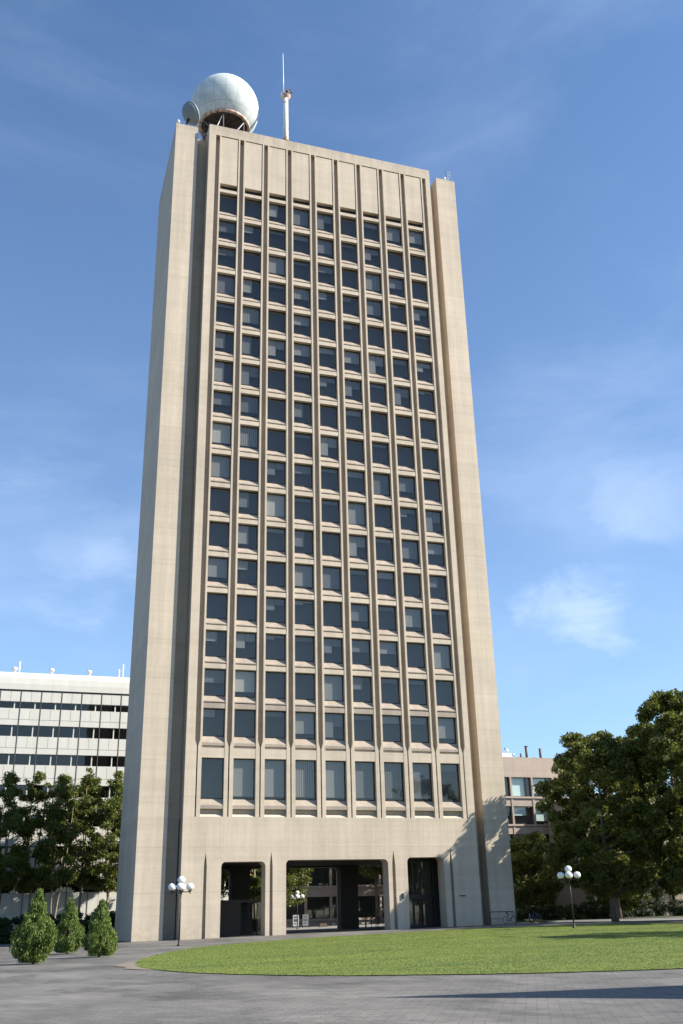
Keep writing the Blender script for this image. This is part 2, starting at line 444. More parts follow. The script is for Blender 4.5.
# block body behind the window wall
b = MB(); b.mat(M_conc); b.box(XL, XL+.5, 1.0, D-1.0, 10.0, 89.0); b.box(XR-.5, XR, 1.0, D-1.0, 10.0, 89.0); b.box(XL+.5, XR-.5, D-1.4, D-1.0, 10.0, 89.0)
b.build('block_wall', None, tower)
b = MB(); b.box(XL+.5, XR-.5, 1.05, D-1.42, 10.003, 88.9); b.build('dark_interior', M_dark_in, tower)

# portal wall: comb outline with round-headed corners and tapering slits
def opening(x0, x1, zt, r=.42):
    pts = [(x0, -.4), (x0, zt-r)]
    for i in range(1, 6): a = math.pi*(1-i/12); pts.append((x0+r+r*math.cos(a), zt-r+r*math.sin(a)))
    for i in range(0, 6): a = math.pi/2*(1-i/6); pts.append((x1-r+r*math.cos(a), zt-r+r*math.sin(a)))
    pts += [(x1, zt-r), (x1, -.4)]; return pts
OPEN = [(7.42, 11.42, 6.32), (13.32, 23.12, 6.45), (25.03, 28.75, 6.6)]
SLITS = [(5.85, 6.15, 7.1), (11.80, 12.10, 7.15), (23.50, 23.84, 7.3), (29.32, 29.66, 7.4)]
def portal(with_slits):
    pts = [(XL, -.4)]; ev = [('o', o) for o in OPEN]+([('s', s) for s in SLITS] if with_slits else [])
    for k, e in sorted(ev, key=lambda q: q[1][0]):
        if k == 'o': pts += opening(*e)
        else: pts += [(e[0], -.4), (e[0]+.02, 6.0), ((e[0]+e[1])/2, e[2]), (e[1]-.02, 6.0), (e[1], -.4)]
    pts += [(XR, -.4), (XR, 10.12), (XL, 10.12)]
    return pts
from mathutils.geometry import tessellate_polygon
def comb(mb, pts, y0, y1):
    n = len(pts); tri = tessellate_polygon([[Vector((p[0], p[1], 0)) for p in pts]])
    vs = [(p[0], y0, p[1]) for p in pts]+[(p[0], y1, p[1]) for p in pts]
    fs = []
    for t in tri:
        a, b_, c = [pts[i] for i in t]; ar = (b_[0]-a[0])*(c[1]-a[1])-(c[0]-a[0])*(b_[1]-a[1])
        t = t if ar > 0 else t[::-1]
        fs.append(tuple(t)); fs.append(tuple(n+i for i in t[::-1]))
    for i in range(n): j = (i+1) % n; fs.append((i, n+i, n+j, j))
    mb.add(vs, fs)
b = MB(); comb(b, portal(True), 0, .42); b2 = portal(False); comb(b, b2, .423, 1.6)
# shallow raised pilaster caps: the faint lift line at the springing of the piers
b.build('arcade', M_conc, tower)
b = MB(); comb(b, portal(False), D-.3, D); b.build('arcade', M_conc, tower)
b = MB(); comb(b, portal(False), D-1.6, D-.303); b.build('arcade_shade_layer', M_conc_shaded, tower)  # inner layer of the rear arcade, hall shade painted as near-black concrete
b = MB(); b.box(XL, XR, D-1.0, D, 10.125, TOP-.3); b.build('rear_wall', M_conc, tower)

# window wall
GC = [4.95+2.95*i for i in range(10)]            # groove centres
def zT(k): return 15.33 if k < 0 else 19.88+3.77*k
def zB(k): return 11.72 if k < 0 else 17.33+3.77*k
def zS(k): return 11.14 if k < 0 else 16.69+3.77*k
gw_u, gw_l = .24, .06
b = MB(); b.mat(M_conc_frame)
def vpoly(x_in, side, gc):
    """a post: inner edge x_in, outer edge beside the groove centre gc"""
    return [(x_in, 10.12), (x_in, 88.55), (gc-side*gw_u, 88.55), (gc-side*gw_u, 16.95), (gc-side*gw_l, 16.35), (gc-side*gw_l, 10.12)]
D_G = .42
for i in range(9):
    xl, xr = GC[i]+.425, GC[i+1]-.425
    b.prism(vpoly(xl, -1, GC[i]), 'y', 0, 1.0)
    b.prism(vpoly(xr, 1, GC[i+1]), 'y', 0, 1.0)
for i, gc in enumerate(GC):                          # groove backs
    b.box(gc-gw_u-.002, gc+gw_u+.002, .62, .98, 10.13, 88.5)
b.prism([(XL, 10.12), (XL, 88.55), (GC[0]-gw_u, 88.55), (GC[0]-gw_u, 16.95), (GC[0]-gw_l, 16.35), (GC[0]-gw_l, 10.12)], 'y', 0, 1.0)
b.prism([(XR, 10.12), (XR, 88.55), (GC[9]+gw_u, 88.55), (GC[9]+gw_u, 16.95), (GC[9]+gw_l, 16.35), (GC[9]+gw_l, 10.12)], 'y', 0, 1.0)
for i in range(9):
    xl, xr = GC[i]+.425, GC[i+1]-.425
    e = .0
    # foot recess below the tall sill
    b.prism([(.03, 10.13), (.5, 10.52), (.5, 10.82), (1.0, 10.82), (1.0, 10.13)], 'x', xl, xr)
    b.mat(M_sill); b.prism([(.03, 10.82), (.03, 11.14), (D_G+.02, 11.70), (1.0, 11.70), (1.0, 10.823)], 'x', xl, xr); b.mat(M_conc_frame)
    # header above the tall window, reveal, nose and sloping sill
    b.box(xl, xr, .02, 1.0, 15.33, 16.22)
    b.box(xl, xr, .22, 1.0, 16.223, 16.43)
    b.mat(M_sill); b.prism([(.03, 16.433), (.03, 16.69), (D_G+.02, 17.31), (1.0, 17.31), (1.0, 16.433)], 'x', xl, xr)
    for k in range(16):
        o = 3.77*k
        b.box(xl, xr, .03, 1.0, 19.88+o, 20.34+o)
        b.box(xl, xr, .20, 1.0, 20.343+o, 20.45+o)
        b.mat(M_sill); b.prism([(.03, 20.453+o), (.03, 20.54+o), (D_G+.02, 21.08+o), (1.0, 21.08+o), (1.0, 20.453+o)], 'x', xl, xr); b.mat(M_conc_frame)
    b.mat(M_conc_frame); o = 3.77*16
    b.box(xl, xr, .03, 1.0, 19.88+o, 80.62)            # top header
    b.box(xl, xr-.09, .05, 1.0, 81.453, 88.42)          # blank panel
    b.box(xr-.09, xr, .18, 1.0, 81.456, 88.42)
    b.box(xl, xr, .16, 1.0, 88.423, 88.55)
b.build('concrete_window_grid', None, tower)
b = MB()
for i in range(9): b.box(GC[i]+.428, GC[i+1]-.428, .5, .9, 80.63, 81.44)
b.build('louvre', M_frame, tower)
b = MB(); b.box(XL, XR, 0, 1.0, 88.553, TOP); b.box(XL, XL+.35, 1.0, D-1.0, 89.0, TOP-.003); b.box(XR-.35, XR, 1.0, D-1.0, 89.0, TOP-.003); b.build('parapet', M_conc, tower)
b = MB(); b.box(XL+.3, XR-.3, .9, D-.9, 88.9, 89.2); b.build('roof', M_conc_shaded, tower)

# windows: frame + glass in one mesh, with a blind child behind some
def window_mesh(w, h):
    m = MB(); m.mat(M_frame); t = .07
    m.box(0, t, 0, .08, 0, h); m.box(w-t, w, 0, .08, 0, h); m.box(t, w-t, 0, .08, 0, t); m.box(t, w-t, 0, .08, h-t, h)
    m.mat(M_glass); m.add([(t, .03, t), (w-t, .03, t), (w-t, .03, h-t), (t, .03, h-t)], [(0, 1, 2, 3)])
    return m
WW = 2.1
h_t, h_r = zT(-1)-zB(-1), zT(0)-zB(0)
proto = {}
def blind_mesh(w, h, frac, kind):
    m = MB(); z0 = h*(1-frac)
    if kind == 0: m.box(.08, w-.08, .10, .115, z0, h-.04)
    elif kind == 1: m.box(.08, w*.56, .10, .115, z0, h-.04)
    elif kind == 2: m.box(.08, w*.48, .10, .115, z0, h-.04); m.box(w*.5, w-.08, .10, .115, h*(1-frac*.55), h-.04)
    else:
        for q in range(9): m.box(.1+q*(w-.2)/9, .1+q*(w-.2)/9+.17, .10, .115, z0, h-.04)      # vertical slats
        m.box(.1, w-.1, .09, .1, h-.1, h-.04)
    return m
def placed(parent, meshname, mb, m, loc):
    o = mb.build(meshname, m, None); o.parent = parent; o.location = loc; return o
M_blinds = [mat('window_blind', (.40, .37, .33), .9), mat('window_blind', (.24, .23, .22), .9), mat('window_blind', (.66, .60, .50), .9), mat('window_blind', (.2, .2, .2), .9)]
wr = random.Random(11)
meshes = {}
def get_mesh(key, fn, m):
    if key not in meshes:
        o = fn().build(key[0], m, None); meshes[key] = o.data; bpy.data.objects.remove(o)
    return meshes[key]
cells = [(k, i) for k in range(-1, 17) for i in range(9)]
rest = MB(); rest_cells = []
made = 0
for k, i in cells:
    xl = GC[i]+.425; h = h_t if k < 0 else h_r; z = zB(k)
    loc = Vector((xl, D_G, z))-tower.location
    # what hangs behind the glass
    r = wr.random()
    if k < 0: frac, bm = (0 if i == 0 else .93 if i < 8 else 0), M_blinds[(0, 0, 0, 0, 0, 1, 1, 1, 3)[i]]
    elif (k, i) in ((1, 1), (8, 0), (6, 2)): frac, bm = .95, M_blinds[2]
    elif r < .42: frac, bm = wr.choice((.3, .45, .6, .75)), wr.choice(M_blinds[:2])
    elif r < .60: frac, bm = .9, wr.choice(M_blinds[:2])
    else: frac, bm = 0, None
    if frac and k >= 0: frac = max(.2, min(.97, round(frac+wr.uniform(-.12, .12), 1)))
    kd = wr.choice((0, 0, 0, 1, 2, 3)) if k >= 0 else (0 if i % 3 else 3)
    if frac == 0 and wr.random() < .35: frac, bm, kd = .2, M_blinds[3], 0
    if made < 100:
        me = get_mesh(('window', 't' if k < 0 else 'r'), lambda: window_mesh(WW, h), None)
        o = bpy.data.objects.new('window', me); COL.objects.link(o); o.parent = tower; o.location = loc; made += 1
        if frac:
            bmesh_ = get_mesh(('blind', h, frac, bm.name, kd), lambda: blind_mesh(WW, h, frac, kd), bm)
            q = bpy.data.objects.new('blind', bmesh_); COL.objects.link(q); q.parent = o
    else:
        m = window_mesh(WW, h)
        for mi_, mm in enumerate(m.mats):
            rest.mat(mm)
            fs = [f for f, t in zip(m.f, m.mi) if t == mi_]
            rest.add([Vector(v)+Vector((xl, D_G, z)) for v in m.v], fs)
        if frac:
            rest.mat(bm); q = blind_mesh(WW, h, frac, kd); rest.add([Vector(v)+Vector((xl, D_G, z)) for v in q.v], q.f)
ro = rest.build('window', None, tower); ro['kind'] = 'stuff'

# glazed lobby entrance in the right-hand arch, low concrete lobby box in the left-hand arch
b = MB(); b.mat(M_frame)
g0 = .55
x0, x1, ye = 25.03, 28.75, 2.6
for x in (25.1, 26.55, 27.15, 28.35, 28.7): b.box(x-.06, x+.06, ye, ye+.12, g0, 6.55)
b.box(x0, x1, ye-.02, ye+.14, 3.15, 3.35); b.box(x0, x1, ye+.002, ye+.10, 6.3, 6.6)
b.mat(M_glass_clear); b.add([(x0, ye+.06, g0), (x1, ye+.06, g0), (x1, ye+.06, 6.55), (x0, ye+.06, 6.55)], [(0, 1, 2, 3)])
b.build('entrance_screen', None, tower)
b = MB(); b.mat(M_frame)
for x in (25.6, 26.5, 27.4): b.box(x-.04, x+.04, ye-.10, ye-.03, g0, 3.1)
b.box(25.6, 27.4, ye-.10, ye-.03, 3.0, 3.1); b.box(25.56, 27.44, ye-.102, ye-.028, g0, g0+.2)
b.build('door', None, tower)
b = MB(); b.box(28.9, 31.4, 6.0, 14.55, .3, 6.6); b.build('lobby_core', M_dark_in, tower)
b = MB(); b.mat(M_conc_shaded); b.box(6.0, 10.6, 6.4, 12.2, -.2, 3.0); b.box(5.9, 13.1, 6.3, 12.3, 3.003, 3.25)
b.mat(M_frame); b.box(10.6, 13.0, 11.9, 12.2, 0, 3.0)
for x in (10.65, 11.4, 12.2, 12.95): b.box(x-.05, x+.05, 6.45, 6.55, 0, 3.0)
b.mat(M_glass_clear); b.add([(10.6, 6.5, .05), (13.0, 6.5, .05), (13.0, 6.5, 3.0), (10.6, 6.5, 3.0)], [(0, 1, 2, 3)])
b.build('lift_lobby', None, tower)
# small wall fittings by the arches
b = MB(); b.box(24.35, 24.5, -.12, 0, 3.0, 3.45); b.box(30.15, 30.75, -.1, 0, 3.12, 3.2); b.build('wall_light', M_frame, tower)

# ------------------------------------------------------------------ ROOF: radome, dish, mast
M_rad = mat('white_radome_panels', (.62, .68, .70), .85, spec=.2); n = NB(M_rad); x, y, z = n.sep()
ang = n.math('ARCTAN2', y, x)
def seam(v, per, wdt, ofs=0):
    f = n.math('FRACT', n.math('ADD', n.math('DIVIDE', v, per), 20+ofs)); return n.math('LESS_THAN', f, wdt/per)
s1 = seam(ang, math.pi/9, .012); s2 = seam(z, 1.9, .05, .1)
row = n.math('GREATER_THAN', z, .6)
ss = n.math('MAXIMUM', s1, s2)
colr = n.mix(n.rng(n.noise(.55, detail=6, rough=.65), .35, .7, 0, 1), (.44, .50, .51), (.68, .70, .69))
colr = n.scale_col(colr, n.rng(n.noise(1.2, (1, 1, .15), detail=6), .3, .8, 1.06, .86))
n.color(n.mix(n.math('MULTIPLY', ss, .75), colr, (.25, .29, .30)))
M_rust = mat('rusty_tan_steel', (.42, .28, .20), .8); n = NB(M_rust)
n.color(n.mix(n.rng(n.noise(2.0, detail=7, rough=.7), .4, .62, 0, 1), (.62, .52, .43), (.30, .13, .07)))
M_under = mat('dark_radome_floor', (.075, .06, .055), .9); n = NB(M_under)
n.color(n.mix(n.noise(.9, detail=5), (.035, .03, .03), (.13, .10, .085)))
M_steel = mat('galvanised_steel', (.30, .31, .32), .5, .5)
RC = Vector((6.64, 5.6, 98.3)); RR = 4.38
rad = empty('radome', (RC.x, RC.y, 89.2), 'large white ball-shaped radome on a steel ring at the roof corner', 'radome')
b = MB(); prof = []
cut = -.70
a0 = math.asin(cut)
for i in range(29):
    a = a0+(math.pi/2-a0)*i/28; prof.append((RR*math.cos(a), RR*math.sin(a)))
b.lathe(prof, (0, 0, 0), 48)
o = b.build('dome_shell', M_rad, None); o.parent = rad; o.location = RC-rad.location
rc = RR*math.cos(a0); zc = RC.z+RR*cut
b = MB(); b.lathe([(rc-.02, zc+.22-RC.z), (rc+.14, zc+.16-RC.z), (rc+.15, zc-.16-RC.z), (rc-.18, zc-.18-RC.z), (rc-.24, zc+.1-RC.z)], RC, 40); b.build('base_ring', M_rust, rad)
b = MB(); b.lathe([(0, 0), (rc-.2, 0)], (RC.x, RC.y, zc+.35), 40)
for k in range(6):
    a = math.pi*k/6+.2; b.tube([(RC.x-rc*.97*math.cos(a), RC.y-rc*.97*math.sin(a), zc+.1), (RC.x+rc*.97*math.cos(a), RC.y+rc*.97*math.sin(a), zc+.1)], .09, 6)
b.build('floor_deck', M_under, rad)
for k in range(6):
    a = 2*math.pi*k/6+.3; c, s = math.cos(a), math.sin(a); a2 = a+math.pi/3
    l = MB(); l.tube([(RC.x+rc*.93*c, RC.y+rc*.93*s, 89.2), (RC.x+rc*.93*c, RC.y+rc*.93*s, zc-.1)], .08, 8)
    l.build('leg', M_under, rad)
l = MB()
for k in range(6):
    a = 2*math.pi*k/6+.3; a2 = a+math.pi/3
    p = lambda q, zz: (RC.x+rc*.93*math.cos(q), RC.y+rc*.93*math.sin(q), zz)
    l.tube([p(a, 89.3), p(a2, zc-.3)], .07, 6)
    l.tube([p(a, zc-2.6), p(a2, zc-2.6)], .07, 6)
    l.tube([p(a, zc-.3), (RC.x, RC.y, zc-2.2)], .06, 6)
l.tube([(RC.x, RC.y, 89.2), (RC.x, RC.y, zc+.1)], .5, 12)
l.build('brace', M_steel, rad)

M_dish = mat('blue_grey_dish', (.26, .33, .37), .6); n = NB(M_dish)
n.color(n.mix(n.noise(.9, detail=5), (.12, .16, .19), (.20, .25, .28)))
DC = Vector((1.95, 2.2, 93.2))
dish = empty('satellite_dish', (1.45, 2.2, 89.78), 'blue-grey egg-shaped satellite dish beside the white radome', 'antenna')
ax = Vector((.78, .12, .60)).normalized()
b = MB(); pr = []
for i in range(15):
    t = math.pi*i/14; pr.append((1.38*math.sin(t), -1.05*math.cos(t)*(1.0 if t < math.pi/2 else .55)))
b.lathe(pr, DC, 32, ax); b.lathe([(1.36, -.05), (1.42, -.05), (1.42, .05), (1.36, .05)], DC, 32, ax); b.build('reflector', M_dish, dish)
b = MB(); b.tube([(1.45, 2.2, 89.78), (1.45, 2.2, 91.6), (1.7, 2.2, 92.5)], [.14, .13, .2], 10); b.box(1.1, 1.8, 1.85, 2.55, 89.781, 89.95); b.build('mount', M_frame, dish)

M_mastp = mat('mast_white_paint', (.6, .57, .52), .6); n = NB(M_mastp); x, y, z = n.sep()
rustf = n.rng(n.math('ADD', n.noise(1.6, detail=6, rough=.7), n.rng(z, 0, 5, .30, .0)), .56, .64, 0, 1)
n.color(n.mix(rustf, (.62, .58, .53), (.42, .17, .06)))
mast = empty('antenna_mast', (14.1, 3.0, 89.2), 'white rust-streaked pole mast with a long whip aerial behind the parapet', 'antenna')
b = MB(); b.tube([(14.1, 3, 89.2), (14.1, 3, 95), (14.1, 3, 100.2)], [.36, .33, .30], 14); b.lathe([(.30, 0), (.46, .02), (.46, .12), (.30, .14)], (14.1, 3, 92.6), 14); b.build('pole', M_mastp, mast)
b = MB(); b.lathe([(.3, 0), (.62, .35), (.62, .42), (0, .42)], (14.1, 3, 99.8), 14)
b.tube([(14.1+.62*math.cos(t*math.pi/6), 3+.62*math.sin(t*math.pi/6), 100.75) for t in range(12)], .035, 6, closed=True)
for t in range(6): a = t*math.pi/3; b.tube([(14.1+.62*math.cos(a), 3+.62*math.sin(a), 100.2), (14.1+.62*math.cos(a), 3+.62*math.sin(a), 100.75)], .03, 5)
b.build('platform', M_rust, mast)
b = MB(); b.tube([(13.8, 3, 100.2), (13.78, 3, 103.5), (13.72, 3, 107.6)], [.06, .055, .03], 8); b.build('whip_aerial', mat('white_fibreglass', (.75, .77, .8), .4), mast)
b = MB(); b.tube([(14.3, 2.9, 100.2), (14.35, 2.9, 101.5)], .04, 6); b.tube([(14.0, 2.9, 101.1), (14.8, 2.9, 101.1)], .04, 6)
b.lathe([(0, -.1), (.26, -.08), (.28, .05), (0, .08)], (14.75, 2.85, 101.15), 12, Vector((.6, -.7, .1)).normalized())
b.lathe([(0, -.1), (.18, -.08), (.2, .05), (0, .08)], (14.2, 2.75, 100.9), 12, Vector((-.3, -.9, .1)).normalized()); b.build('small_dish', M_frame, mast)

# small roof items
M_wht = mat('white_paint', (.75, .75, .74), .5)
def roof_item(name, label, x, y, z, cat, kind):
    e = empty(name, (x, y, z), label, cat)
    b = MB()
    if kind == 'cam':
        b.tube([(x, y, z), (x, y, z+.35)], .05, 6); b.build('post', M_steel, e)
        b = MB(); b.lathe([(0, -.2), (.16, -.16), (.2, 0), (.16, .16), (0, .2)], (x, y, z+.5), 12); b.build('housing', M_wht, e)
    elif kind == 'aerial':
        b.tube([(x, y, z), (x, y, z+2.6)], .035, 6); b.build('post', M_steel, e)
        b = MB()
        for k in range(5): b.tube([(x-.55+.06*k, y, z+2.6-.28*k), (x+.55-.06*k, y, z+2.6-.28*k)], .02, 5)
        b.tube([(x, y-.6, z+2.2), (x, y+.6, z+2.2)], .02, 5); b.build('rods', M_steel, e)
    return e
roof_item('roof_camera', 'tiny white camera on the left front corner of the tower roof', .25, 1.0, 89.78, 'camera', 'cam')
roof_item('roof_camera', 'tiny white fixture on top of the right-hand tower pier', 35.0, 1.1, 89.78, 'camera', 'cam')
roof_item('roof_aerial', 'thin grey rod aerial standing near the middle of the tower roof', 20.3, 6.0, 89.2, 'antenna', 'aerial')
roof_item('roof_aerial', 'small grey aerial at the far right corner of the tower roof', 35.9, 2.0, 89.78, 'antenna', 'aerial')
# lightning rods along right pier
# ------------------------------------------------------------------ LEFT WHITE BUILDING
M_panel = mat('white_enamel_panels', (.58, .57, .53), .55); n = NB(M_panel)
n.color(n.scale_col(n.mix(n.noise(.5, detail=5), (.56, .55, .515), (.65, .64, .60)), n.rng(n.noise(1, (1, 1, .1), detail=5), .3, .8, 1.04, .9)))
M_gasket = mat('dark_joint', (.10, .10, .10), .7)
M_lglass = glass_mat('dark_strip_glass', (.35, .40, .45), .35)
lb = empty('laboratory_building', (2, 50, 0), 'white panelled block with dark ribbon windows left of and behind the tower', 'building')
LX0, LX1, LY, LTOP = -34.05, 19.5, 42.0, 32.1
bay = 2.55
lrows = [(4.4+3.74*i, 5.85+3.74*i) for i in range(6)]+[(27.5, 28.35)]   # window strips (bottom, top)
rows = []
for zb, zt in lrows: rows.append((zb, zt))
rows = [(5.05, 6.55), (9.10, 10.45), (12.75, 14.1), (16.3, 17.75), (20.2, 21.55), (23.75, 25.15), (27.3, 28.15)]
b = MB(); b.mat(M_panel)
edges = [-.5]+[z for r in rows for z in r]+[29.55]
for j in range(0, len(edges), 2):
    b.box(LX0, LX1, LY, LY+.5, edges[j], edges[j+1])
b.box(LX0, LX0+.4, LY+.5, LY+16, -.5, 29.5); b.box(LX1-.4, LX1, LY+.5, LY+16, -.5, 29.5); b.box(LX0, LX1, LY+16, LY+16.4, -.5, 29.5)
nb = int(round((LX1-LX0)/bay))
for i in range(nb):                                  # raised panels with shadow gaps
    for j in range(0, len(edges)-2, 2):
        z0, z1 = edges[j], edges[j+1]
        if j == 0: z0 = 1.3
        zs = z0+.02; top2 = z1-.02; split = z1-1.45*.0
        lower_band = (z1-z0)*.34
        xa = LX0+i*bay
        # plain course directly above a window strip, two small panels above it
        b.box(xa+.06, xa+bay-.06, LY-.06, LY-.002, zs, z0+lower_band-.03)
        b.box(xa+.06, xa+bay/2-.02, LY-.06, LY-.002, z0+lower_band+.03, top2)
        b.box(xa+bay/2+.02, xa+bay-.06, LY-.06, LY-.002, z0+lower_band+.03, top2)
    b.box(xa+.06, xa+bay/2-.02, LY-.06, LY-.002, 28.2, 29.5); b.box(xa+bay/2+.02, xa+bay-.06, LY-.06, LY-.002, 28.2, 29.5)
b.build('panel_wall', None, lb)
b = MB()
for i in range(nb+1): b.box(LX0+i*bay-.035, LX0+i*bay+.035, LY-.10, LY-.003, 1.2, 29.55)
b.build('mullion', M_gasket, lb)
b = MB(); pf = [(LY+.9, 32.15), (LY+.45, 32.08), (LY+.1, 31.85), (LY-.12, 31.3), (LY-.2, 30.5), (LY-.2, 29.72), (LY+.9, 29.72)]
b.prism(pf, 'x', LX0-.2, LX1+.2); b.box(LX0, LX1, LY+.9, LY+16.2, 29.6, 32.1); b.build('curved_cornice', M_panel, lb)
b = MB(); b.box(LX0, LX1, LY-.1, LY+.8, 29.553, 29.717); b.build('shadow_gap', M_gasket, lb)
b = MB(); b.box(LX0+.5, LX1-.5, LY+1.0, LY+15.5, 0, 29.4); b.build('dark_interior', M_dark_in, lb)
def strip_window(zh):
    m = MB(); m.mat(M_panel); m.box(1.76, 1.90, -.02, .12, 0, zh); m.mat(M_gasket); m.box(.06, bay-.06, .0, .08, 0, .05); m.box(.06, bay-.06, .0, .08, zh-.05, zh)
    m.mat(M_lglass); m.add([(.05, .04, .05), (bay-.05, .04, .05), (bay-.05, .04, zh-.05), (.05, .04, zh-.05)], [(0, 1, 2, 3)]); return m
stuffw = MB()
for i in range(nb):
    for zb, zt in rows:
        zh = zt-zb; loc = Vector((LX0+i*bay, LY+.12, zb))
        if i >= nb-14:
            me = get_mesh(('window', 'strip%.2f' % zh), lambda: strip_window(zh), None)
            o = bpy.data.objects.new('window', me); COL.objects.link(o); o.parent = lb; o.location = loc-lb.location
        else:
            m = strip_window(zh)
            for mi_, mm in enumerate(m.mats):
                stuffw.mat(mm); stuffw.add([Vector(v)+loc for v in m.v], [f for f, t in zip(m.f, m.mi) if t == mi_])
o = stuffw.build('window', None, lb); o['kind'] = 'stuff'
b = MB(); b.mat(M_blinds[1])
for i in range(nb):
    for zb, zt in rows:
        if wr.random() < .45: b.box(LX0+i*bay+.1, LX0+i*bay+1.75, LY+.62, LY+.65, zt-(zt-zb)*wr.uniform(.2, .7), zt)
b.build('blind', None, lb)
for k, (x, hh, lab) in enumerate([(-12.3, .5, 'squat white roof vent leftmost on the white panelled building'), (-7.6, .55, 'squat white roof vent, second from the left on the white panelled building'), (-2.7, .55, 'squat white roof vent above the middle of the visible white building')]):
    e = empty('roof_vent', (x, LY+1.5, 32.1), lab, 'vent', 'vents on the white building')
    v = MB(); v.lathe([(.22, 0), (.22, hh), (.34, hh), (.34, hh+.35), (0, hh+.45)], (x, LY+1.5, 32.1), 14); v.build('cowl', M_wht, e)
for x, hh, lab in [(-11.7, 1.7, 'thin white pipe beside the leftmost vent on the white building roof'), (1.25, 1.3, 'white vent pipe on the white building roof next to the tower edge'), (1.75, 2.0, 'tallest white pipe on the white building roof right against the tower edge')]:
    v = MB(); v.tube([(x, LY+1.6, 32.09), (x, LY+1.6, 32.1+hh)], .10, 8); v.box(x-.25, x+.25, LY+1.4, LY+1.8, 32.101, 32.2)
    tag(v.build('vent_pipe', M_wht), lab, 'pipe', 'pipes on the white building')

# ------------------------------------------------------------------ RIGHT BEIGE BUILDING
M_beige = concrete('beige_concrete', (.38, .31, .26), joint=4.1, streak=.5, jdark=.9)
rb = empty('academic_building', (45, 53, 0), 'beige concrete block with wide banded windows between tower and dark trees', 'building')
BX0, BX1, BY, BT = 18.0, 70.6, 45.0, 23.3
brow = [(17.55, 20.35), (13.6, 16.15), (9.65, 12.2), (5.5, 8.1), (1.4, 4.1)]
b = MB(); b.mat(M_beige)
ed = [(20.35, BT)]+[(brow[i+1][1], brow[i][0]) for i in range(4)]+[(-.4, 1.4)]
for z0, z1 in ed: b.box(BX0, BX1, BY, BY+.6, z0, z1)
b.box(BX0, BX0+.4, BY+.6, BY+15, -.4, BT-.01); b.box(BX1-.4, BX1, BY+.6, BY+15, -.4, BT-.01); b.box(BX0+.4, BX1-.4, BY+14.6, BY+15, -.4, BT-.01); b.box(BX0+.4, BX1-.4, BY+.6, BY+14.6, BT-.5, BT-.3)
for zb, zt in brow: b.box(BX0, BX1, BY-.18, BY-.002, zb-.28, zb-.02)
xs_c = [59.8+3.55*i for i in range(-12, 4)]
for x in xs_c: b.box(x-.14, x+.14, BY-.08, BY+.6, -.4, 20.34)
b.build('banded_wall', None, rb)
b = MB(); b.box(BX0+.5, BX1-.5, BY+1.3, BY+14, 0, BT-.6); b.build('dark_interior', M_dark_in, rb)
def big_window(w, h):
    m = MB(); m.mat(M_frame); t = .08
    m.box(0, t, 0, .1, 0, h); m.box(w-t, w, 0, .1, 0, h); m.box(t, w-t, 0, .1, 0, t); m.box(t, w-t, 0, .1, h-t, h); m.box(w*.74, w*.74+.08, 0, .1, t, h-t)
    m.mat(M_glass_clear); m.add([(t, .05, t), (w-t, .05, t), (w-t, .05, h-t), (t, .05, h-t)], [(0, 1, 2, 3)]); return m
for i in range(len(xs_c)-1):
    for ri, (zb, zt) in enumerate(brow):
        h = zt-zb; x = xs_c[i]+.14
        me = get_mesh(('window', 'big%.2f' % h), lambda: big_window(3.27, h), None)
        o = bpy.data.objects.new('window', me); COL.objects.link(o); o.parent = rb; o.location = Vector((x, BY+.3, zb))-rb.location
        q = wr.random()
        if ri < 3 and (q < .75 or i == 12):
            fr = .97 if i == 12 and ri == 0 else wr.choice((.5, .8, .97))
            bm = M_blind_w
            me = get_mesh(('blind', h, fr, 'big'), lambda: (lambda m: (m.box(.2, 2.35, .35, .37, h*(1-fr), h-.05), m)[1])(MB()), bm)
            p = bpy.data.objects.new('blind', me); COL.objects.link(p); p.parent = o
M_alu = mat('bright_duct_metal', (.6, .63, .66), .35, .7); M_chim = mat('dark_red_stack', (.10, .06, .055), .7)
def ditem(name, label, cat, parts, group=None, loc=(0, 0, 0)):
    e = empty(name, loc, label, cat, group)
    for nm, mb, m in parts: mb.build(nm, m, e)
    return e
def bx(*a): m = MB(); m.box(*a); return m
def tb(*a, **k): m = MB(); m.tube(*a, **k); return m
z0 = BT
ditem('roof_duct', 'shiny metal roof duct beside the tower edge on the beige building', 'duct', [('casing', bx(59.2, 61.4, 47, 49, z0-.3, z0+.9), M_wht), ('screen', bx(56.5, 59.1, 48, 48.3, z0-.3, z0+.95), M_alu), ('elbow', tb([(61.2, 48, z0+.7), (61.2, 48, z0+1.5), (60.8, 48, z0+1.7)], .22, 12), M_alu)], loc=(60, 48, z0-.3))
ditem('roof_duct', 'low bright metal duct between the two dark stacks on the beige building', 'duct', [('casing', bx(61.8, 65.6, 47.4, 48.6, z0-.3, z0+.45), M_alu), ('collar', tb([(62.2, 48, z0+.6), (62.2, 48, z0+1.0)], .18, 10), M_alu)], loc=(63.5, 48, z0-.3))
for x, hh, r_, lab in [(64.0, 1.9, .20, 'tall dark roof stack with a flat cap on the beige building'), (66.4, 1.75, .20, 'tall dark roof stack without a cap on the beige building'), (63.0, .9, .14, 'short dark stack left of the tall pair on the beige building')]:
    v = MB(); v.tube([(x, 47, z0-.45), (x, 47, z0+hh)], r_, 12)
    if 'flat cap' in lab: v.lathe([(.05, 0), (.34, .04), (.3, .1), (0, .14)], (x, 47, z0+hh+.03), 12)
    tag(v.build('roof_stack', M_chim), lab, 'stack', 'stacks on the beige building')

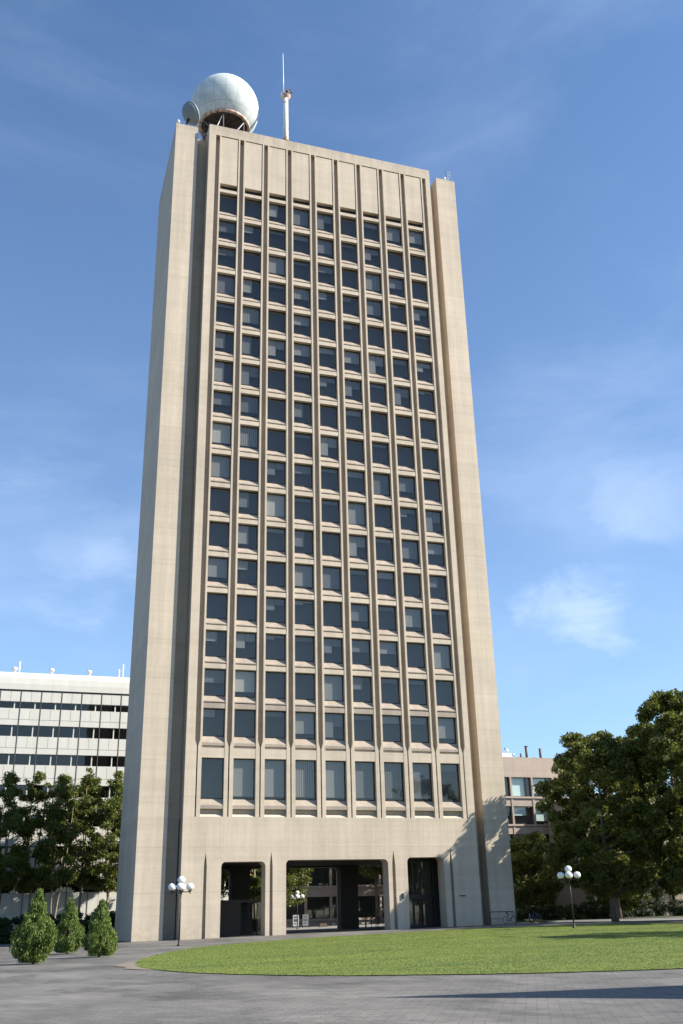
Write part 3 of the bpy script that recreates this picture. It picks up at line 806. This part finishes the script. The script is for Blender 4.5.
# ------------------------------------------------------------------ LIMESTONE BUILDING (far right, behind the trees)
M_lime = concrete('limestone', (.27, .235, .20), joint=.9, streak=.3, jdark=.85)
sb = empty('stone_building', (88, 39, 0), 'low limestone building with narrow windows half hidden behind the right-hand trees', 'building')
SX0, SX1, SY = 65.0, 108.0, 34.0
b = MB(); cx = [66.6+2.7*i for i in range(14)]; wz = [(1.95, 4.15), (6.2, 8.6), (10.4, 12.8)]
zs = [-.4]+[q for r_ in wz for q in r_]+[16.5]
for j in range(0, len(zs), 2): b.box(SX0, SX1, SY, SY+.7, zs[j], zs[j+1])
px_ = [SX0]+[q for c in cx for q in (c-.55, c+.55)]+[SX1]
for z_0, z_1 in wz:
    for j in range(0, len(px_), 2): b.box(px_[j], px_[j+1], SY+.003, SY+.7, z_0, z_1)
b.box(SX0-.2, SX1, SY-.25, SY-.003, 15.4, 15.9); b.box(SX0-.1, SX1, SY-.12, SY-.004, 4.9, 5.2); b.box(SX0, SX0+.5, SY+.7, SY+9.89, -.4, 16.4); b.box(SX0, SX1, SY+9.9, SY+10.3, -.4, 16.4)
b.build('stone_wall', M_lime, sb)
b = MB(); b.box(SX0+.5, SX1, SY+.7, SY+9.89, 16.0, 16.3); b.build('roof', M_conc_shaded, sb)
b = MB(); b.box(SX0+.6, SX1-.6, SY+1.5, SY+9.5, 0, 15.8); b.build('dark_interior', M_dark_in, sb)
def nwin(h):
    m = MB(); m.mat(M_frame); w = 1.1
    m.box(0, .07, 0, .1, 0, h); m.box(w-.07, w, 0, .1, 0, h); m.box(.07, w-.07, 0, .1, 0, .07); m.box(.07, w-.07, 0, .1, h-.07, h); m.box(.07, w-.07, 0, .1, h*.5-.04, h*.5+.04); m.box(w/2-.03, w/2+.03, .01, .09, .07, h-.07)
    m.mat(M_lglass); m.add([(.05, .05, .05), (w-.05, .05, .05), (w-.05, .05, h-.05), (.05, .05, h-.05)], [(0, 1, 2, 3)]); return m
for c in cx:
    for z_0, z_1 in wz:
        h = z_1-z_0; me = get_mesh(('window', 'n%.2f' % h), lambda: nwin(h), None)
        o = bpy.data.objects.new('window', me); COL.objects.link(o); o.parent = sb; o.location = Vector((c-.55, SY+.35, z_0))-sb.location

# ------------------------------------------------------------------ TREES
def leaf_mat(name, dark, light, trans=.35):
    m = bpy.data.materials.new(name); m.use_nodes = True; nt = m.node_tree; n = nt.nodes; b = n['Principled BSDF']
    tcn = n.new('ShaderNodeTexCoord'); nz = n.new('ShaderNodeTexNoise'); nz.inputs['Scale'].default_value = 1.1; nz.inputs['Detail'].default_value = 8; nz.inputs['Roughness'].default_value = .75
    nt.links.new(tcn.outputs['Object'], nz.inputs['Vector'])
    oi = n.new('ShaderNodeObjectInfo')
    geo = n.new('ShaderNodeNewGeometry')
    add = n.new('ShaderNodeMath'); add.operation = 'MULTIPLY_ADD'; add.inputs[1].default_value = .5
    nt.links.new(geo.outputs['Random Per Island'], add.inputs[0]); nt.links.new(nz.outputs['Fac'], add.inputs[2])
    mr = n.new('ShaderNodeMapRange'); mr.inputs['From Min'].default_value = .4; mr.inputs['From Max'].default_value = 1.15
    nt.links.new(add.outputs[0], mr.inputs['Value'])
    cm = n.new('ShaderNodeMixRGB'); cm.inputs[1].default_value = (*dark, 1); cm.inputs[2].default_value = (*light, 1)
    nt.links.new(mr.outputs[0], cm.inputs[0]); nt.links.new(cm.outputs[0], b.inputs['Base Color'])
    b.inputs['Roughness'].default_value = .55
    tr = n.new('ShaderNodeBsdfTranslucent'); nt.links.new(cm.outputs[0], tr.inputs[0])
    mx = n.new('ShaderNodeMixShader'); mx.inputs[0].default_value = trans
    o = n['Material Output']; nt.links.new(b.outputs[0], mx.inputs[1]); nt.links.new(tr.outputs[0], mx.inputs[2]); nt.links.new(mx.outputs[0], o.inputs[0])
    return m
M_leaf_r = leaf_mat('plane_tree_leaves', (.052, .072, .010), (.175, .19, .035), .45)
M_leaf_l = leaf_mat('locust_leaves', (.055, .085, .012), (.19, .215, .04), .42)
M_leaf_y = leaf_mat('sunlit_leaves', (.06, .085, .015), (.16, .17, .03), .4)
M_leaf_s = leaf_mat('arborvitae_leaves', (.05, .09, .012), (.19, .25, .045), .35)
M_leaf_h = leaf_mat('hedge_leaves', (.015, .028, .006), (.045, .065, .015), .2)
def bark(name, a, b_):
    m = mat(name, a, .9); n = NB(m); n.color(n.mix(n.rng(n.noise(2.2, (1, 1, .4), detail=7, rough=.7), .38, .62, 0, 1), a, b_)); n.bump(n.noise(6, (1, 1, .3), detail=6), .6, .04); return m
M_bark = bark('dark_bark', (.075, .055, .04), (.15, .12, .09)); M_bark_p = bark('pale_bark', (.14, .11, .08), (.34, .27, .18))

def leaves(centers, radii, n, size, seed, flat=.75, vertical=False):
    r = np.random.default_rng(seed); C = np.array(centers); Rr = np.array(radii)
    wgt = Rr**2.2; idx = r.choice(len(C), n, p=wgt/wgt.sum())
    d = r.normal(size=(n, 3)); d /= np.linalg.norm(d, axis=1)[:, None]
    rad_ = Rr[idx]*(r.uniform(0, 1, n)**.45)*r.uniform(.8, 1.12, n)
    P = C[idx]+d*rad_[:, None]*np.array([1, 1, flat])
    a = r.normal(size=(n, 3)); a /= np.linalg.norm(a, axis=1)[:, None]
    if vertical: a = a*np.array([.35, .35, 1]); a[:, 2] = np.abs(a[:, 2])+.5; a /= np.linalg.norm(a, axis=1)[:, None]
    b_ = np.cross(a, r.normal(size=(n, 3))); b_ /= np.linalg.norm(b_, axis=1)[:, None]
    s = size*r.uniform(.6, 1.35, n)[:, None]
    V = np.empty((n, 4, 3)); V[:, 0] = P-a*s; V[:, 1] = P+b_*s*.52-a*s*.1; V[:, 2] = P+a*s; V[:, 3] = P-b_*s*.52-a*s*.1
    return V.reshape(-1, 3), np.arange(n*4).reshape(-1, 4)

def tree(name, x, y, h, cr, cb, label, cat, group, seed, lm, bk, nl=16000, ls=.2, stems=1, tr=.26, top_pow=.6, nlimb=13, ncl=70, gap=.0, clr=(.75, 1.5)):
    """h height, cr crown radius, cb height of crown base"""
    r = random.Random(seed); z0 = G(x, y)-.1
    e = empty(name, (x, y, z0), label, cat, group)
    tk = MB(); cents = []; rads = []
    ends = []
    pf_ = (lambda t: math.sqrt(max(.02, 1-(2*min(1, max(0, t))**.85-1)**2))) if top_pow == 0 else (lambda t: math.sin(math.pi*(min(1, max(0, t))**top_pow*.93+.06)))
    for si in range(stems):
        a0 = r.uniform(0, 6.28); lean = (0 if stems == 1 else r.uniform(.6, 1.3))
        pth = []; rd = []
        for k in range(9):
            t = k/8; zz = t*h*.86
            pth.append(Vector((x+math.cos(a0)*lean*t**.8+math.sin(t*5+seed)*.16, y+math.sin(a0)*lean*t**.8+math.cos(t*4+seed)*.16, z0+zz))); rd.append(tr*(1-t)**.8*(1.35 if k == 0 else 1)*(1 if stems == 1 else .6)+.025)
        tk.tube(pth, rd, 9)
        for k in range(nlimb):
            t = r.uniform(cb/h*.75, .86) if k > 2 else cb/h*r.uniform(.75, 1)
            fi = t/.86*8; i0 = min(7, int(fi)); st = pth[i0].lerp(pth[i0+1], min(1, fi-i0))
            a = k*2.4+r.uniform(-.4, .4); prof = pf_((t-cb/h)/(1-cb/h))
            ln = cr*(.45+.55*prof)*r.uniform(.6, .95)
            end = st+Vector((math.cos(a)*ln, math.sin(a)*ln, ln*r.uniform(.15, .6)+.4))
            mid = st.lerp(end, .5)+Vector((0, 0, -.12*ln+r.uniform(0, .4)))
            q = rd[i0]*.5
            tk.tube([st, mid, end], [q, q*.6, q*.2+.01], 6)
            for u in range(3):
                e2 = mid.lerp(end, r.uniform(.1, .9)); tip = e2+Vector((r.uniform(-1, 1), r.uniform(-1, 1), r.uniform(.1, 1)))*cr*.22
                tk.tube([e2, tip], [q*.3+.01, .012], 4); ends.append(tip)
            ends.append(end)
    for p in ends:
        if p.z > z0+cb*.8 and r.random() > gap: cents.append(tuple(p)); rads.append(r.uniform(*clr)*(1 if p.z < z0+h*.8 else .62))
    for k in range(ncl):
        a = r.uniform(0, 6.28); t = r.random()*.97; prof = pf_(t)
        q = cr*prof*(r.random()**.4)*r.uniform(.82, 1.12)
        cents.append((x+math.cos(a)*q, y+math.sin(a)*q, z0+cb+(h-cb)*t)); rads.append(r.uniform(*clr)*.9)
    off = np.array([x, y, z0]); V, F = leaves(cents, rads, nl, ls, seed)
    t_ = tk.build('trunk', bk, e)
    c = np_mesh('crown', V-off, F, lm, e)
    return e

LG = 'slender trees in front of the white building'
for i, (x, y, h, cr, cb, lab) in enumerate([
    (-14.4, 36, 18.4, 3.3, 6.5, 'slender leafy tree at the left edge before the white building, trunk cut by the frame'),
    (-11.2, 34.5, 18.6, 3.2, 6.3, 'slender tree behind the leftmost conical shrub, before the white building'),
    (-7.9, 37, 19.0, 3.4, 6.7, 'slender tree behind the middle conical shrub, before the white building'),
    (-5.0, 35, 18.6, 3.1, 6.3, 'slender tree behind the gap between the middle and right conical shrubs'),
    (-2.0, 37, 19.6, 3.2, 6.5, 'slender tree behind the right conical shrub before the white building'),
    (1.2, 35.5, 19.3, 3.2, 6.3, 'slender tree half hidden by the dark left side of the tower'),
    (6.5, 36, 18.0, 3.3, 3.0, 'slender tree behind the tower, glimpsed at the far left of the narrow left arch')]):
    tree('slender_tree', x, y, h, cr, cb, lab, 'tree', LG, 20+i, M_leaf_l, M_bark_p, nl=21000, ls=.14, stems=2, tr=.16, nlimb=12, ncl=52, top_pow=.5, clr=(.4, 1.0))
for i, (x, y, h, lab) in enumerate([(-22.5, 14, 17.0, 'unseen slender tree added outside the left edge to block low sky, nearest the conical shrubs'), (-24.5, 27, 18.0, 'unseen slender tree added to block low sky, before the far end of the white building'), (-30, 4, 16.0, 'unseen slender tree added to block low sky, farthest left on the open paving')]):  # unseen trees added to keep low sky light off the tower's left side
    tree('slender_tree', x, y, h, 4.2, 3.5, lab, 'tree', LG, 80+i, M_leaf_l, M_bark_p, nl=12000, ls=.2, stems=2, tr=.18, nlimb=12, ncl=60, top_pow=0, clr=(.7, 1.3))  # added unseen trees, here only to block low sky light
RG = 'broad dark trees right of the tower'
def broad(x, y, h, cr, cb, lab, seed, nl=70000, ncl=210):
    tree('broad_tree', x, y, h, cr, cb, lab, 'tree', RG, seed, M_leaf_r, M_bark, nl=nl, ls=.17, tr=.27, ncl=ncl, nlimb=19, top_pow=0, clr=(.45, 1.2))
broad(43.6, -4.6, 17.4, 6.6, 2.6, 'broad dark tree nearest the tower, behind the right-hand globe lamp', 41)
broad(49.8, -10.2, 20.8, 6.8, 3.2, 'tallest broad dark tree at the right edge of the picture, nearest the lawn', 42, 85000, 260)
broad(51.0, 6.0, 19.4, 6.8, 2.4, 'broad dark tree between the tallest right-edge tree and the one nearest the tower', 43, 70000, 210)
broad(62.0, 9.0, 24.0, 7.4, 3.0, 'broad tree farthest back at the right edge, behind the other dark trees', 44, 60000, 200)
broad(53.0, -21.5, 21.0, 6.2, 4.2, 'broad tree just beyond the right edge, shading the back of the lawn', 50, 30000)
broad(46.5, -45.0, 20.0, 6.0, 3.6, 'broad tree outside the right edge, shading the middle of the lawn', 56, 30000)
broad(80.0, 24.0, 20.0, 7.0, 3.0, 'broad tree beyond the right edge, in front of the stone building', 51, 30000)
broad(94.0, 26.0, 21.0, 7.5, 3.0, 'broad tree farthest right, in front of the stone building', 52, 30000)
tree('low_tree', 46.5, 16.5, 9.5, 4.2, 1.4, 'low bright-leaved tree just right of the tower foot, behind the parked bicycles', 'tree', None, 45, M_leaf_y, M_bark, nl=26000, ls=.15, tr=.16, ncl=50, top_pow=0, clr=(.5, 1.1))
tree('low_tree', 57.5, 15.5, 7.5, 4.4, 1.2, 'low leafy tree under the broad trees, before the stone building corner', 'tree', None, 55, M_leaf_r, M_bark, nl=20000, ls=.15, tr=.14, ncl=60, top_pow=0, clr=(.5, 1.1))
tree('courtyard_tree', 16.5, 26, 12.0, 3.2, 4.4, 'pale-trunked tree seen through the narrow left arch of the tower', 'tree', None, 46, M_leaf_l, M_bark_p, nl=9000, ls=.15, tr=.26, ncl=14, clr=(.5, 1.0))
tree('courtyard_tree', 21.4, 33, 12.0, 3.6, 3.0, 'sunlit yellow-green tree seen through the left of the wide middle arch', 'tree', None, 47, M_leaf_y, M_bark_p, nl=22000, ls=.15, tr=.24, ncl=60)
tree('courtyard_tree', 11.3, 26.5, 12.0, 3.2, 2.0, 'green tree seen at the far left of the narrow left arch', 'tree', None, 48, M_leaf_l, M_bark_p, nl=14000, ls=.15, tr=.24, ncl=40)
tree('courtyard_tree', 55.5, 35, 8.5, 4.0, 1.4, 'shadowy tree before the beige building, right of the tower base', 'tree', None, 49, M_leaf_r, M_bark, nl=22000, ls=.17, tr=.24, ncl=60, top_pow=0)
tree('courtyard_tree', 44.5, 38.6, 17.0, 5.2, 2.4, 'unseen leafy tree added behind the tower to shade the beige wall close by', 'tree', None, 53, M_leaf_r, M_bark, nl=26000, ls=.18, tr=.26, ncl=90, top_pow=0)  # added out of sight to shade the wall behind the arch
tree('courtyard_tree', 36.5, 40.6, 16.0, 3.6, 6.5, 'unseen high-crowned tree added behind the tower to shade the beige wall', 'tree', None, 54, M_leaf_r, M_bark, nl=16000, ls=.18, tr=.2, ncl=60, top_pow=0)  # second hidden tree added for shade on the same wall

# conical shrubs
def shrub(x, y, h, rmax, label, seed):
    r = random.Random(seed); z0 = G(x, y); e = empty('conical_shrub', (x, y, z0), label, 'shrub', 'conical shrubs on the paving')
    st = MB(); st.tube([(x, y, z0-.1), (x+.05, y, z0+h*.5), (x, y, z0+h*.95)], [.07, .05, .015], 6)
    c = []; rd = []; lm = MB()
    for k in range(150):
        t = r.random()**1.15; a = r.uniform(0, 6.28); t = min(1, t*(1+.12*math.sin(2*a+seed))); prof = (min(1, t/.12)**.5*(.78+.22*min(1, t/.25)))*(1-max(0, (t-.22)/.85)**1.1)*(1+.14*math.sin(3*a+seed)+.1*math.sin(9*t+seed))
        q = rmax*max(.03, prof)*r.uniform(.62, 1.02); zz = z0+.22+t*(h-.5)
        c.append((x+math.cos(a)*q, y+math.sin(a)*q, zz)); rd.append(r.uniform(.14, .36)*(1-.5*t))
        if k % 3 == 0: lm.tube([(x, y, zz-.3), c[-1]], [.018, .008], 4)
    for k in range(16):                                  # loose upright shoots
        a = r.uniform(0, 6.28); t = r.uniform(.55, 1.0)
        for j in range(4): c.append((x+math.cos(a)*rmax*.35*(1-t*.6), y+math.sin(a)*rmax*.35*(1-t*.6), z0+h*t*.85+j*.12)); rd.append(.07)
    st.build('stem', M_bark, e); lm.build('twigs', M_bark, e)
    V, F = leaves(c, rd, 26000, .05, seed, flat=1.5, vertical=True); V[:, 2] = np.maximum(V[:, 2], z0+.06)
    np_mesh('foliage', V-np.array([x, y, z0]), F, M_leaf_s, e)
shrub(-8.95, -40.4, 3.2, .86, 'largest conical green shrub, leftmost of the three on the paving', 61)
shrub(-6.6, -24.5, 3.2, .80, 'conical green shrub farthest back, in the middle of the three', 62)
shrub(-5.55, -33.9, 2.8, .74, 'conical green shrub nearest the tower corner, rightmost of the three', 63)

# hedges
def hedge(name, x0, x1, y0, y1, h, label, seed, n, m=None, cat='hedge'):
    r = random.Random(seed); e = empty(name, ((x0+x1)/2, (y0+y1)/2, G((x0+x1)/2, (y0+y1)/2)), label, cat)
    c = []; rd = []
    for k in range(int((x1-x0)*15)):
        x, y = r.uniform(x0, x1), r.uniform(y0, y1); c.append((x, y, G(x, y)+r.uniform(.1, h-.25))); rd.append(r.uniform(.3, .55))
    V, F = leaves(c, rd, n, .1, seed); V[:, 2] = np.maximum(V[:, 2], G(x0, y0)+.02)
    np_mesh('foliage', V-np.array(e.location), F, m or M_leaf_h, e)
    s = MB()
    for k in range(int((x1-x0)*1.5)):
        x, y = r.uniform(x0, x1), r.uniform(y0, y1); s.tube([(x, y, G(x, y)), (x+r.uniform(-.2, .2), y, G(x, y)+h*.7)], .025, 5)
    s.tube([(x0, (y0+y1)/2, G(x0, y0)+.03), (x1, (y0+y1)/2, G(x1, y1)+.03)], .04, 5)
    s.build('stems', M_bark, e); e.children[-1]['kind'] = 'stuff'
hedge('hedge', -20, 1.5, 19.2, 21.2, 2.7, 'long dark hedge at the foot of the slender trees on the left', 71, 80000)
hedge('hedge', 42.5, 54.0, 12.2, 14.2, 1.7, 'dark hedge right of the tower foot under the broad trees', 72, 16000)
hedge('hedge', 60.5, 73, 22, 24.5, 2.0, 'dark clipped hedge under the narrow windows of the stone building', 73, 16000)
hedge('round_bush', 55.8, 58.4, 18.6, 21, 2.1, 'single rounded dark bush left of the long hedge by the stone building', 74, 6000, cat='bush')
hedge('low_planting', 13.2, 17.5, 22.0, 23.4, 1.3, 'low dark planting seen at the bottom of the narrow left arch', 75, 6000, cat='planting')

# ------------------------------------------------------------------ LAMPS
M_bronze = mat('bronze_pole', (.045, .032, .026), .55, .4)
M_globe = mat('white_lamp_globe', (.72, .72, .74), .35)
def make_lamp(label):
    e = empty('globe_lamp', (0, 0, 0), label, 'street lamp', 'five-globe lamps')
    b = MB(); b.lathe([(.20, 0), (.20, .05), (.10, .18), (.075, .5)], (0, 0, 0), 14); b.tube([(0, 0, .4), (0, 0, 4.75)], [.07, .05], 12); b.build('pole', M_bronze, e)
    b = MB()
    for k in range(4):
        a = k*math.pi/2; c, s = math.cos(a), math.sin(a)
        b.tube([(0, 0, 4.16), (.76*c, .76*s, 4.16)], .035, 8)
        b.tube([(.76*c, .76*s, 3.98), (.76*c, .76*s, 4.24)], [.03, .06], 8)
        b.lathe([(.0, 0), (.13, .0), (.15, .07), (.11, .1)], (.76*c, .76*s, 4.2), 12)
    b.lathe([(0, 0), (.13, .0), (.15, .07), (.11, .1)], (0, 0, 4.72), 12); b.build('arms', M_bronze, e)
    gl = MB(); pr = [(.33*math.sin(math.pi*i/12), -.30*math.cos(math.pi*i/12)) for i in range(13)]; gl.lathe(pr, (0, 0, 0), 20)
    g0_ = gl.build('globe', M_globe, e)
    spots = [(.76, 0, 4.56), (0, .76, 4.56), (-.76, 0, 4.56), (0, -.76, 4.56), (0, 0, 5.1)]
    g0_.location = spots[0]
    for p in spots[1:]: q = g0_.copy(); COL.objects.link(q); q.parent = e; q.location = p
    return e
lamp = make_lamp('five-globe bronze lamp post in front of the left pier of the tower')
lamp.location = (1.06, -18.2, G(1.06, -18.2)); lamp.rotation_euler.z = R(-14); lamp.scale = (.82, .82, .82)
l2 = copy_tree(lamp); l2['label'] = 'five-globe lamp post at the back edge of the lawn before the dark trees'; l2.location = (30.6, -19.6, G(30.6, -19.6)); l2.rotation_euler.z = R(-32)
l3 = copy_tree(lamp); l3['label'] = 'five-globe lamp post seen through the wide middle arch behind the tower'; l3.location = (21.6, 26.5, G(21.6, 26.5)); l3.scale = (.76, .76, .76); l3.rotation_euler.z = R(-20)

# ------------------------------------------------------------------ BICYCLES, RACK, SIGNS
M_tyre = mat('black_rubber', (.02, .02, .02), .8); M_rim = mat('bike_rim', (.5, .5, .5), .35, .8)
M_bikes = [mat('bike_frame_paint', c, .35) for c in ((.35, .37, .4), (.05, .08, .25), (.03, .03, .03), (.45, .08, .05), (.6, .6, .6))]
def make_bike(label, group):
    e = empty('bicycle', (0, 0, 0), label, 'bicycle', group)
    for x in (-.52, .52):
        wl = empty_part = bpy.data.objects.new('wheel', None)
        b = MB(); b.tube([(.33*math.cos(t*math.pi/12), 0, .33*math.sin(t*math.pi/12)) for t in range(24)], .022, 6, closed=True)
        wt = b.build('wheel', M_tyre, e); wt.location = (x, 0, .35)
        b = MB(); b.tube([(.30*math.cos(t*math.pi/12), 0, .30*math.sin(t*math.pi/12)) for t in range(24)], .012, 5, closed=True)
        for k in range(8): a = k*math.pi/4; b.tube([(0, 0, 0), (.3*math.cos(a), 0, .3*math.sin(a))], .004, 4)
        b.build('rim', M_rim, wt)
        bpy.data.objects.remove(empty_part)
    b = MB(); bb = (-.08, 0, .30); hd = (.36, 0, .82); st = (-.22, 0, .80)
    for p, q in ((bb, (.38, 0, .72)), (bb, st), (st, hd), (bb, (-.52, 0, .35)), (st, (-.52, 0, .35)), (hd, (.52, 0, .35))): b.tube([p, q], .02, 6)
    b.build('frame', M_bikes[0], e)
    b = MB(); b.tube([(-.26, 0, .8), (-.27, 0, .93)], .013, 6); b.tube([(-.40, 0, .95), (-.28, 0, .955), (-.12, 0, .94)], [.075, .05, .018], 8); b.build('saddle', M_tyre, e)
    b = MB(); b.tube([(.36, 0, .82), (.33, 0, .98)], .014, 6); b.tube([(.28, -.26, 1.0), (.38, -.1, .99), (.38, .1, .99), (.28, .26, 1.0)], .014, 6); b.build('handlebar', M_frame, e)
    return e
BG = 'bicycles parked round the tower'
bk0 = make_bike('bicycle leaning at the rail by the right-hand pier of the tower', BG)
def set_bike(o, x, y, rz, label=None, m=None, lean=0):
    o.location = (x, y, G(x, y)+.01); o.rotation_euler = (lean, 0, rz)
    if label: o['label'] = label
    if m:
        for c in o.children:
            if c.name.startswith('frame'): c.data = c.data.copy(); c.data.materials[0] = m
set_bike(bk0, 34.9, -.55, R(15), m=M_bikes[2])
set_bike(copy_tree(bk0), 37.6, .6, R(60), 'pale grey bicycle just right of the tower corner, front wheel towards the lawn', M_bikes[4])
set_bike(copy_tree(bk0), 38.5, 1.2, R(20), 'blue bicycle just right of the tower corner, behind the pale grey one', M_bikes[1])
set_bike(copy_tree(bk0), 13.5, 17.9, R(75), 'pale bicycle seen in the right of the narrow left arch', M_bikes[4])
set_bike(copy_tree(bk0), 14.2, 18.4, R(65), 'grey bicycle beyond the pale one in the narrow left arch', M_bikes[0])
names = ['first', 'second', 'third', 'fourth', 'fifth', 'sixth', 'seventh']
for k in range(7):
    set_bike(copy_tree(bk0), 24.6+.62*k, 11.2, R(80+rng.uniform(-12, 12)), '%s bicycle from the left in the dark row inside the wide middle arch' % names[k], [M_bikes[4], M_bikes[1], M_bikes[0], M_bikes[2], M_bikes[3], M_bikes[0], M_bikes[1]][k])
b = MB(); z = G(34, -.4); b.tube([(32.9, -.45, z), (32.9, -.45, z+1.02), (33.0, -.45, z+1.1), (35.35, -.45, z+1.1), (35.5, -.45, z+1.0), (35.5, -.45, z)], .035, 8); b.tube([(32.9, -.45, z+.5), (34.3, -.45, z+.5)], .02, 6)
tag(b.build('bike_rail', M_frame), 'low dark metal rail at the foot of the right-hand pier', 'rail')

M_poster = mat('white_poster', (.75, .76, .78), .6); n = NB(M_poster); x, y, z = n.sep()
M_ink = mat('poster_print', (.10, .12, .18), .7)
def board(x, y, rz, label, face, seed):
    e = empty('sign_board', (x, y, G(x, y)), label, 'sign'); e.rotation_euler.z = rz; r = random.Random(seed)
    z0 = 0
    def loc(mb, nm, m):
        o = mb.build(nm, m, None); o.parent = e; return o
    e.scale = (.85, .85, .85)
    b = MB(); b.box(-.42, .42, -.03, .03, .25, 1.75); loc(b, 'panel', face)
    b = MB(); b.box(-.30, .25, -.036, -.032, 1.35, 1.55); b.box(-.30, .30, -.036, -.032, .85, 1.2); b.box(-.25, .1, -.036, -.032, .5, .65); loc(b, 'print', M_ink)
    b = MB(); b.tube([(-.44, 0, 0), (-.44, 0, 1.8)], .03, 6); b.tube([(.44, 0, 0), (.44, 0, 1.8)], .03, 6); b.tube([(-.44, -.25, .04), (-.44, .25, .04)], .03, 6); b.tube([(.44, -.25, .04), (.44, .25, .04)], .03, 6); loc(b, 'stand', M_frame)
board(23.6, 34.5, R(-15), 'white poster board by the lamp seen through the wide middle arch', M_poster, 1)
board(24.9, 34.8, R(-10), 'grey notice board to the right of the white poster board in the middle arch', mat('grey_notice', (.25, .28, .30), .6), 2)
for x, lab in ((26.9, 'small dark stone block left of the other, on the path through the middle arch'), (30.3, 'small dark stone block right of the other, on the path through the middle arch')):
    b = MB(); x0 = x; b.prism([(x-.5, G(x, 34)), (x+.5, G(x, 34)), (x+.42, G(x, 34)+.42), (x-.42, G(x, 34)+.42)], 'y', 33.8, 34.3); tag(b.build('stone_block', mat('brown_stone', (.10, .07, .06), .85)), lab, 'block', 'low blocks behind the tower')

# ------------------------------------------------------------------ STEEL SAIL SCULPTURE just outside the frame: its shadow crosses the paving
M_black = mat('black_painted_steel', (.02, .02, .02), .5)
T = Vector((-2.6, -68.2)); t_ = 7.2*(math.tan(R(35))/math.tan(SUN_EL))
apx = Vector((T.x+2.15*t_, T.y-t_, t_*2.371*math.tan(SUN_EL)))
e = empty('sail_sculpture', (13, -74, 0), 'tall black steel sail-shaped sculpture on the paving right of the camera', 'sculpture')
def plate(pts, th, parent, nm):
    a = Vector(pts[0]); nrm = (Vector(pts[1])-a).cross(Vector(pts[2])-a).normalized()*th/2; n_ = len(pts)
    vs = [tuple(Vector(p)+nrm) for p in pts]+[tuple(Vector(p)-nrm) for p in pts]
    m = MB(); m.add(vs, [list(range(n_)), list(range(2*n_-1, n_-1, -1))]+[(i, n_+i, n_+(i+1) % n_, (i+1) % n_) for i in range(n_)]); m.build(nm, M_black, parent)
B1 = Vector((19.0, -68.6, 0)); B2 = Vector((8.6, -79.5, 0))
def curve(a, b_, bulge, k=8):
    out = []
    for i in range(k+1):
        t = i/k; out.append(a.lerp(b_, t)+bulge*math.sin(math.pi*t))
    return out
out_ = curve(B2, apx, (B1-B2).normalized()*.8)+curve(apx, B1, (B2-B1).normalized()*1.1)[1:]+[B1+Vector((-2.5, -2.6, 0)), B1.lerp(B2, .5)+Vector((0, 0, 2.0)), B2+Vector((2.2, 2.3, 0))]
plate(out_, .06, e, 'sail')
plate([(15.5, -72.8, 0), (19.5, -79, 0), (14.6, -74.2, 6.5)], .06, e, 'fin')
plate([(11.0, -77.2, 0), (6.5, -73.0, 0), (12.2, -75.8, 4.5)], .06, e, 'fin')
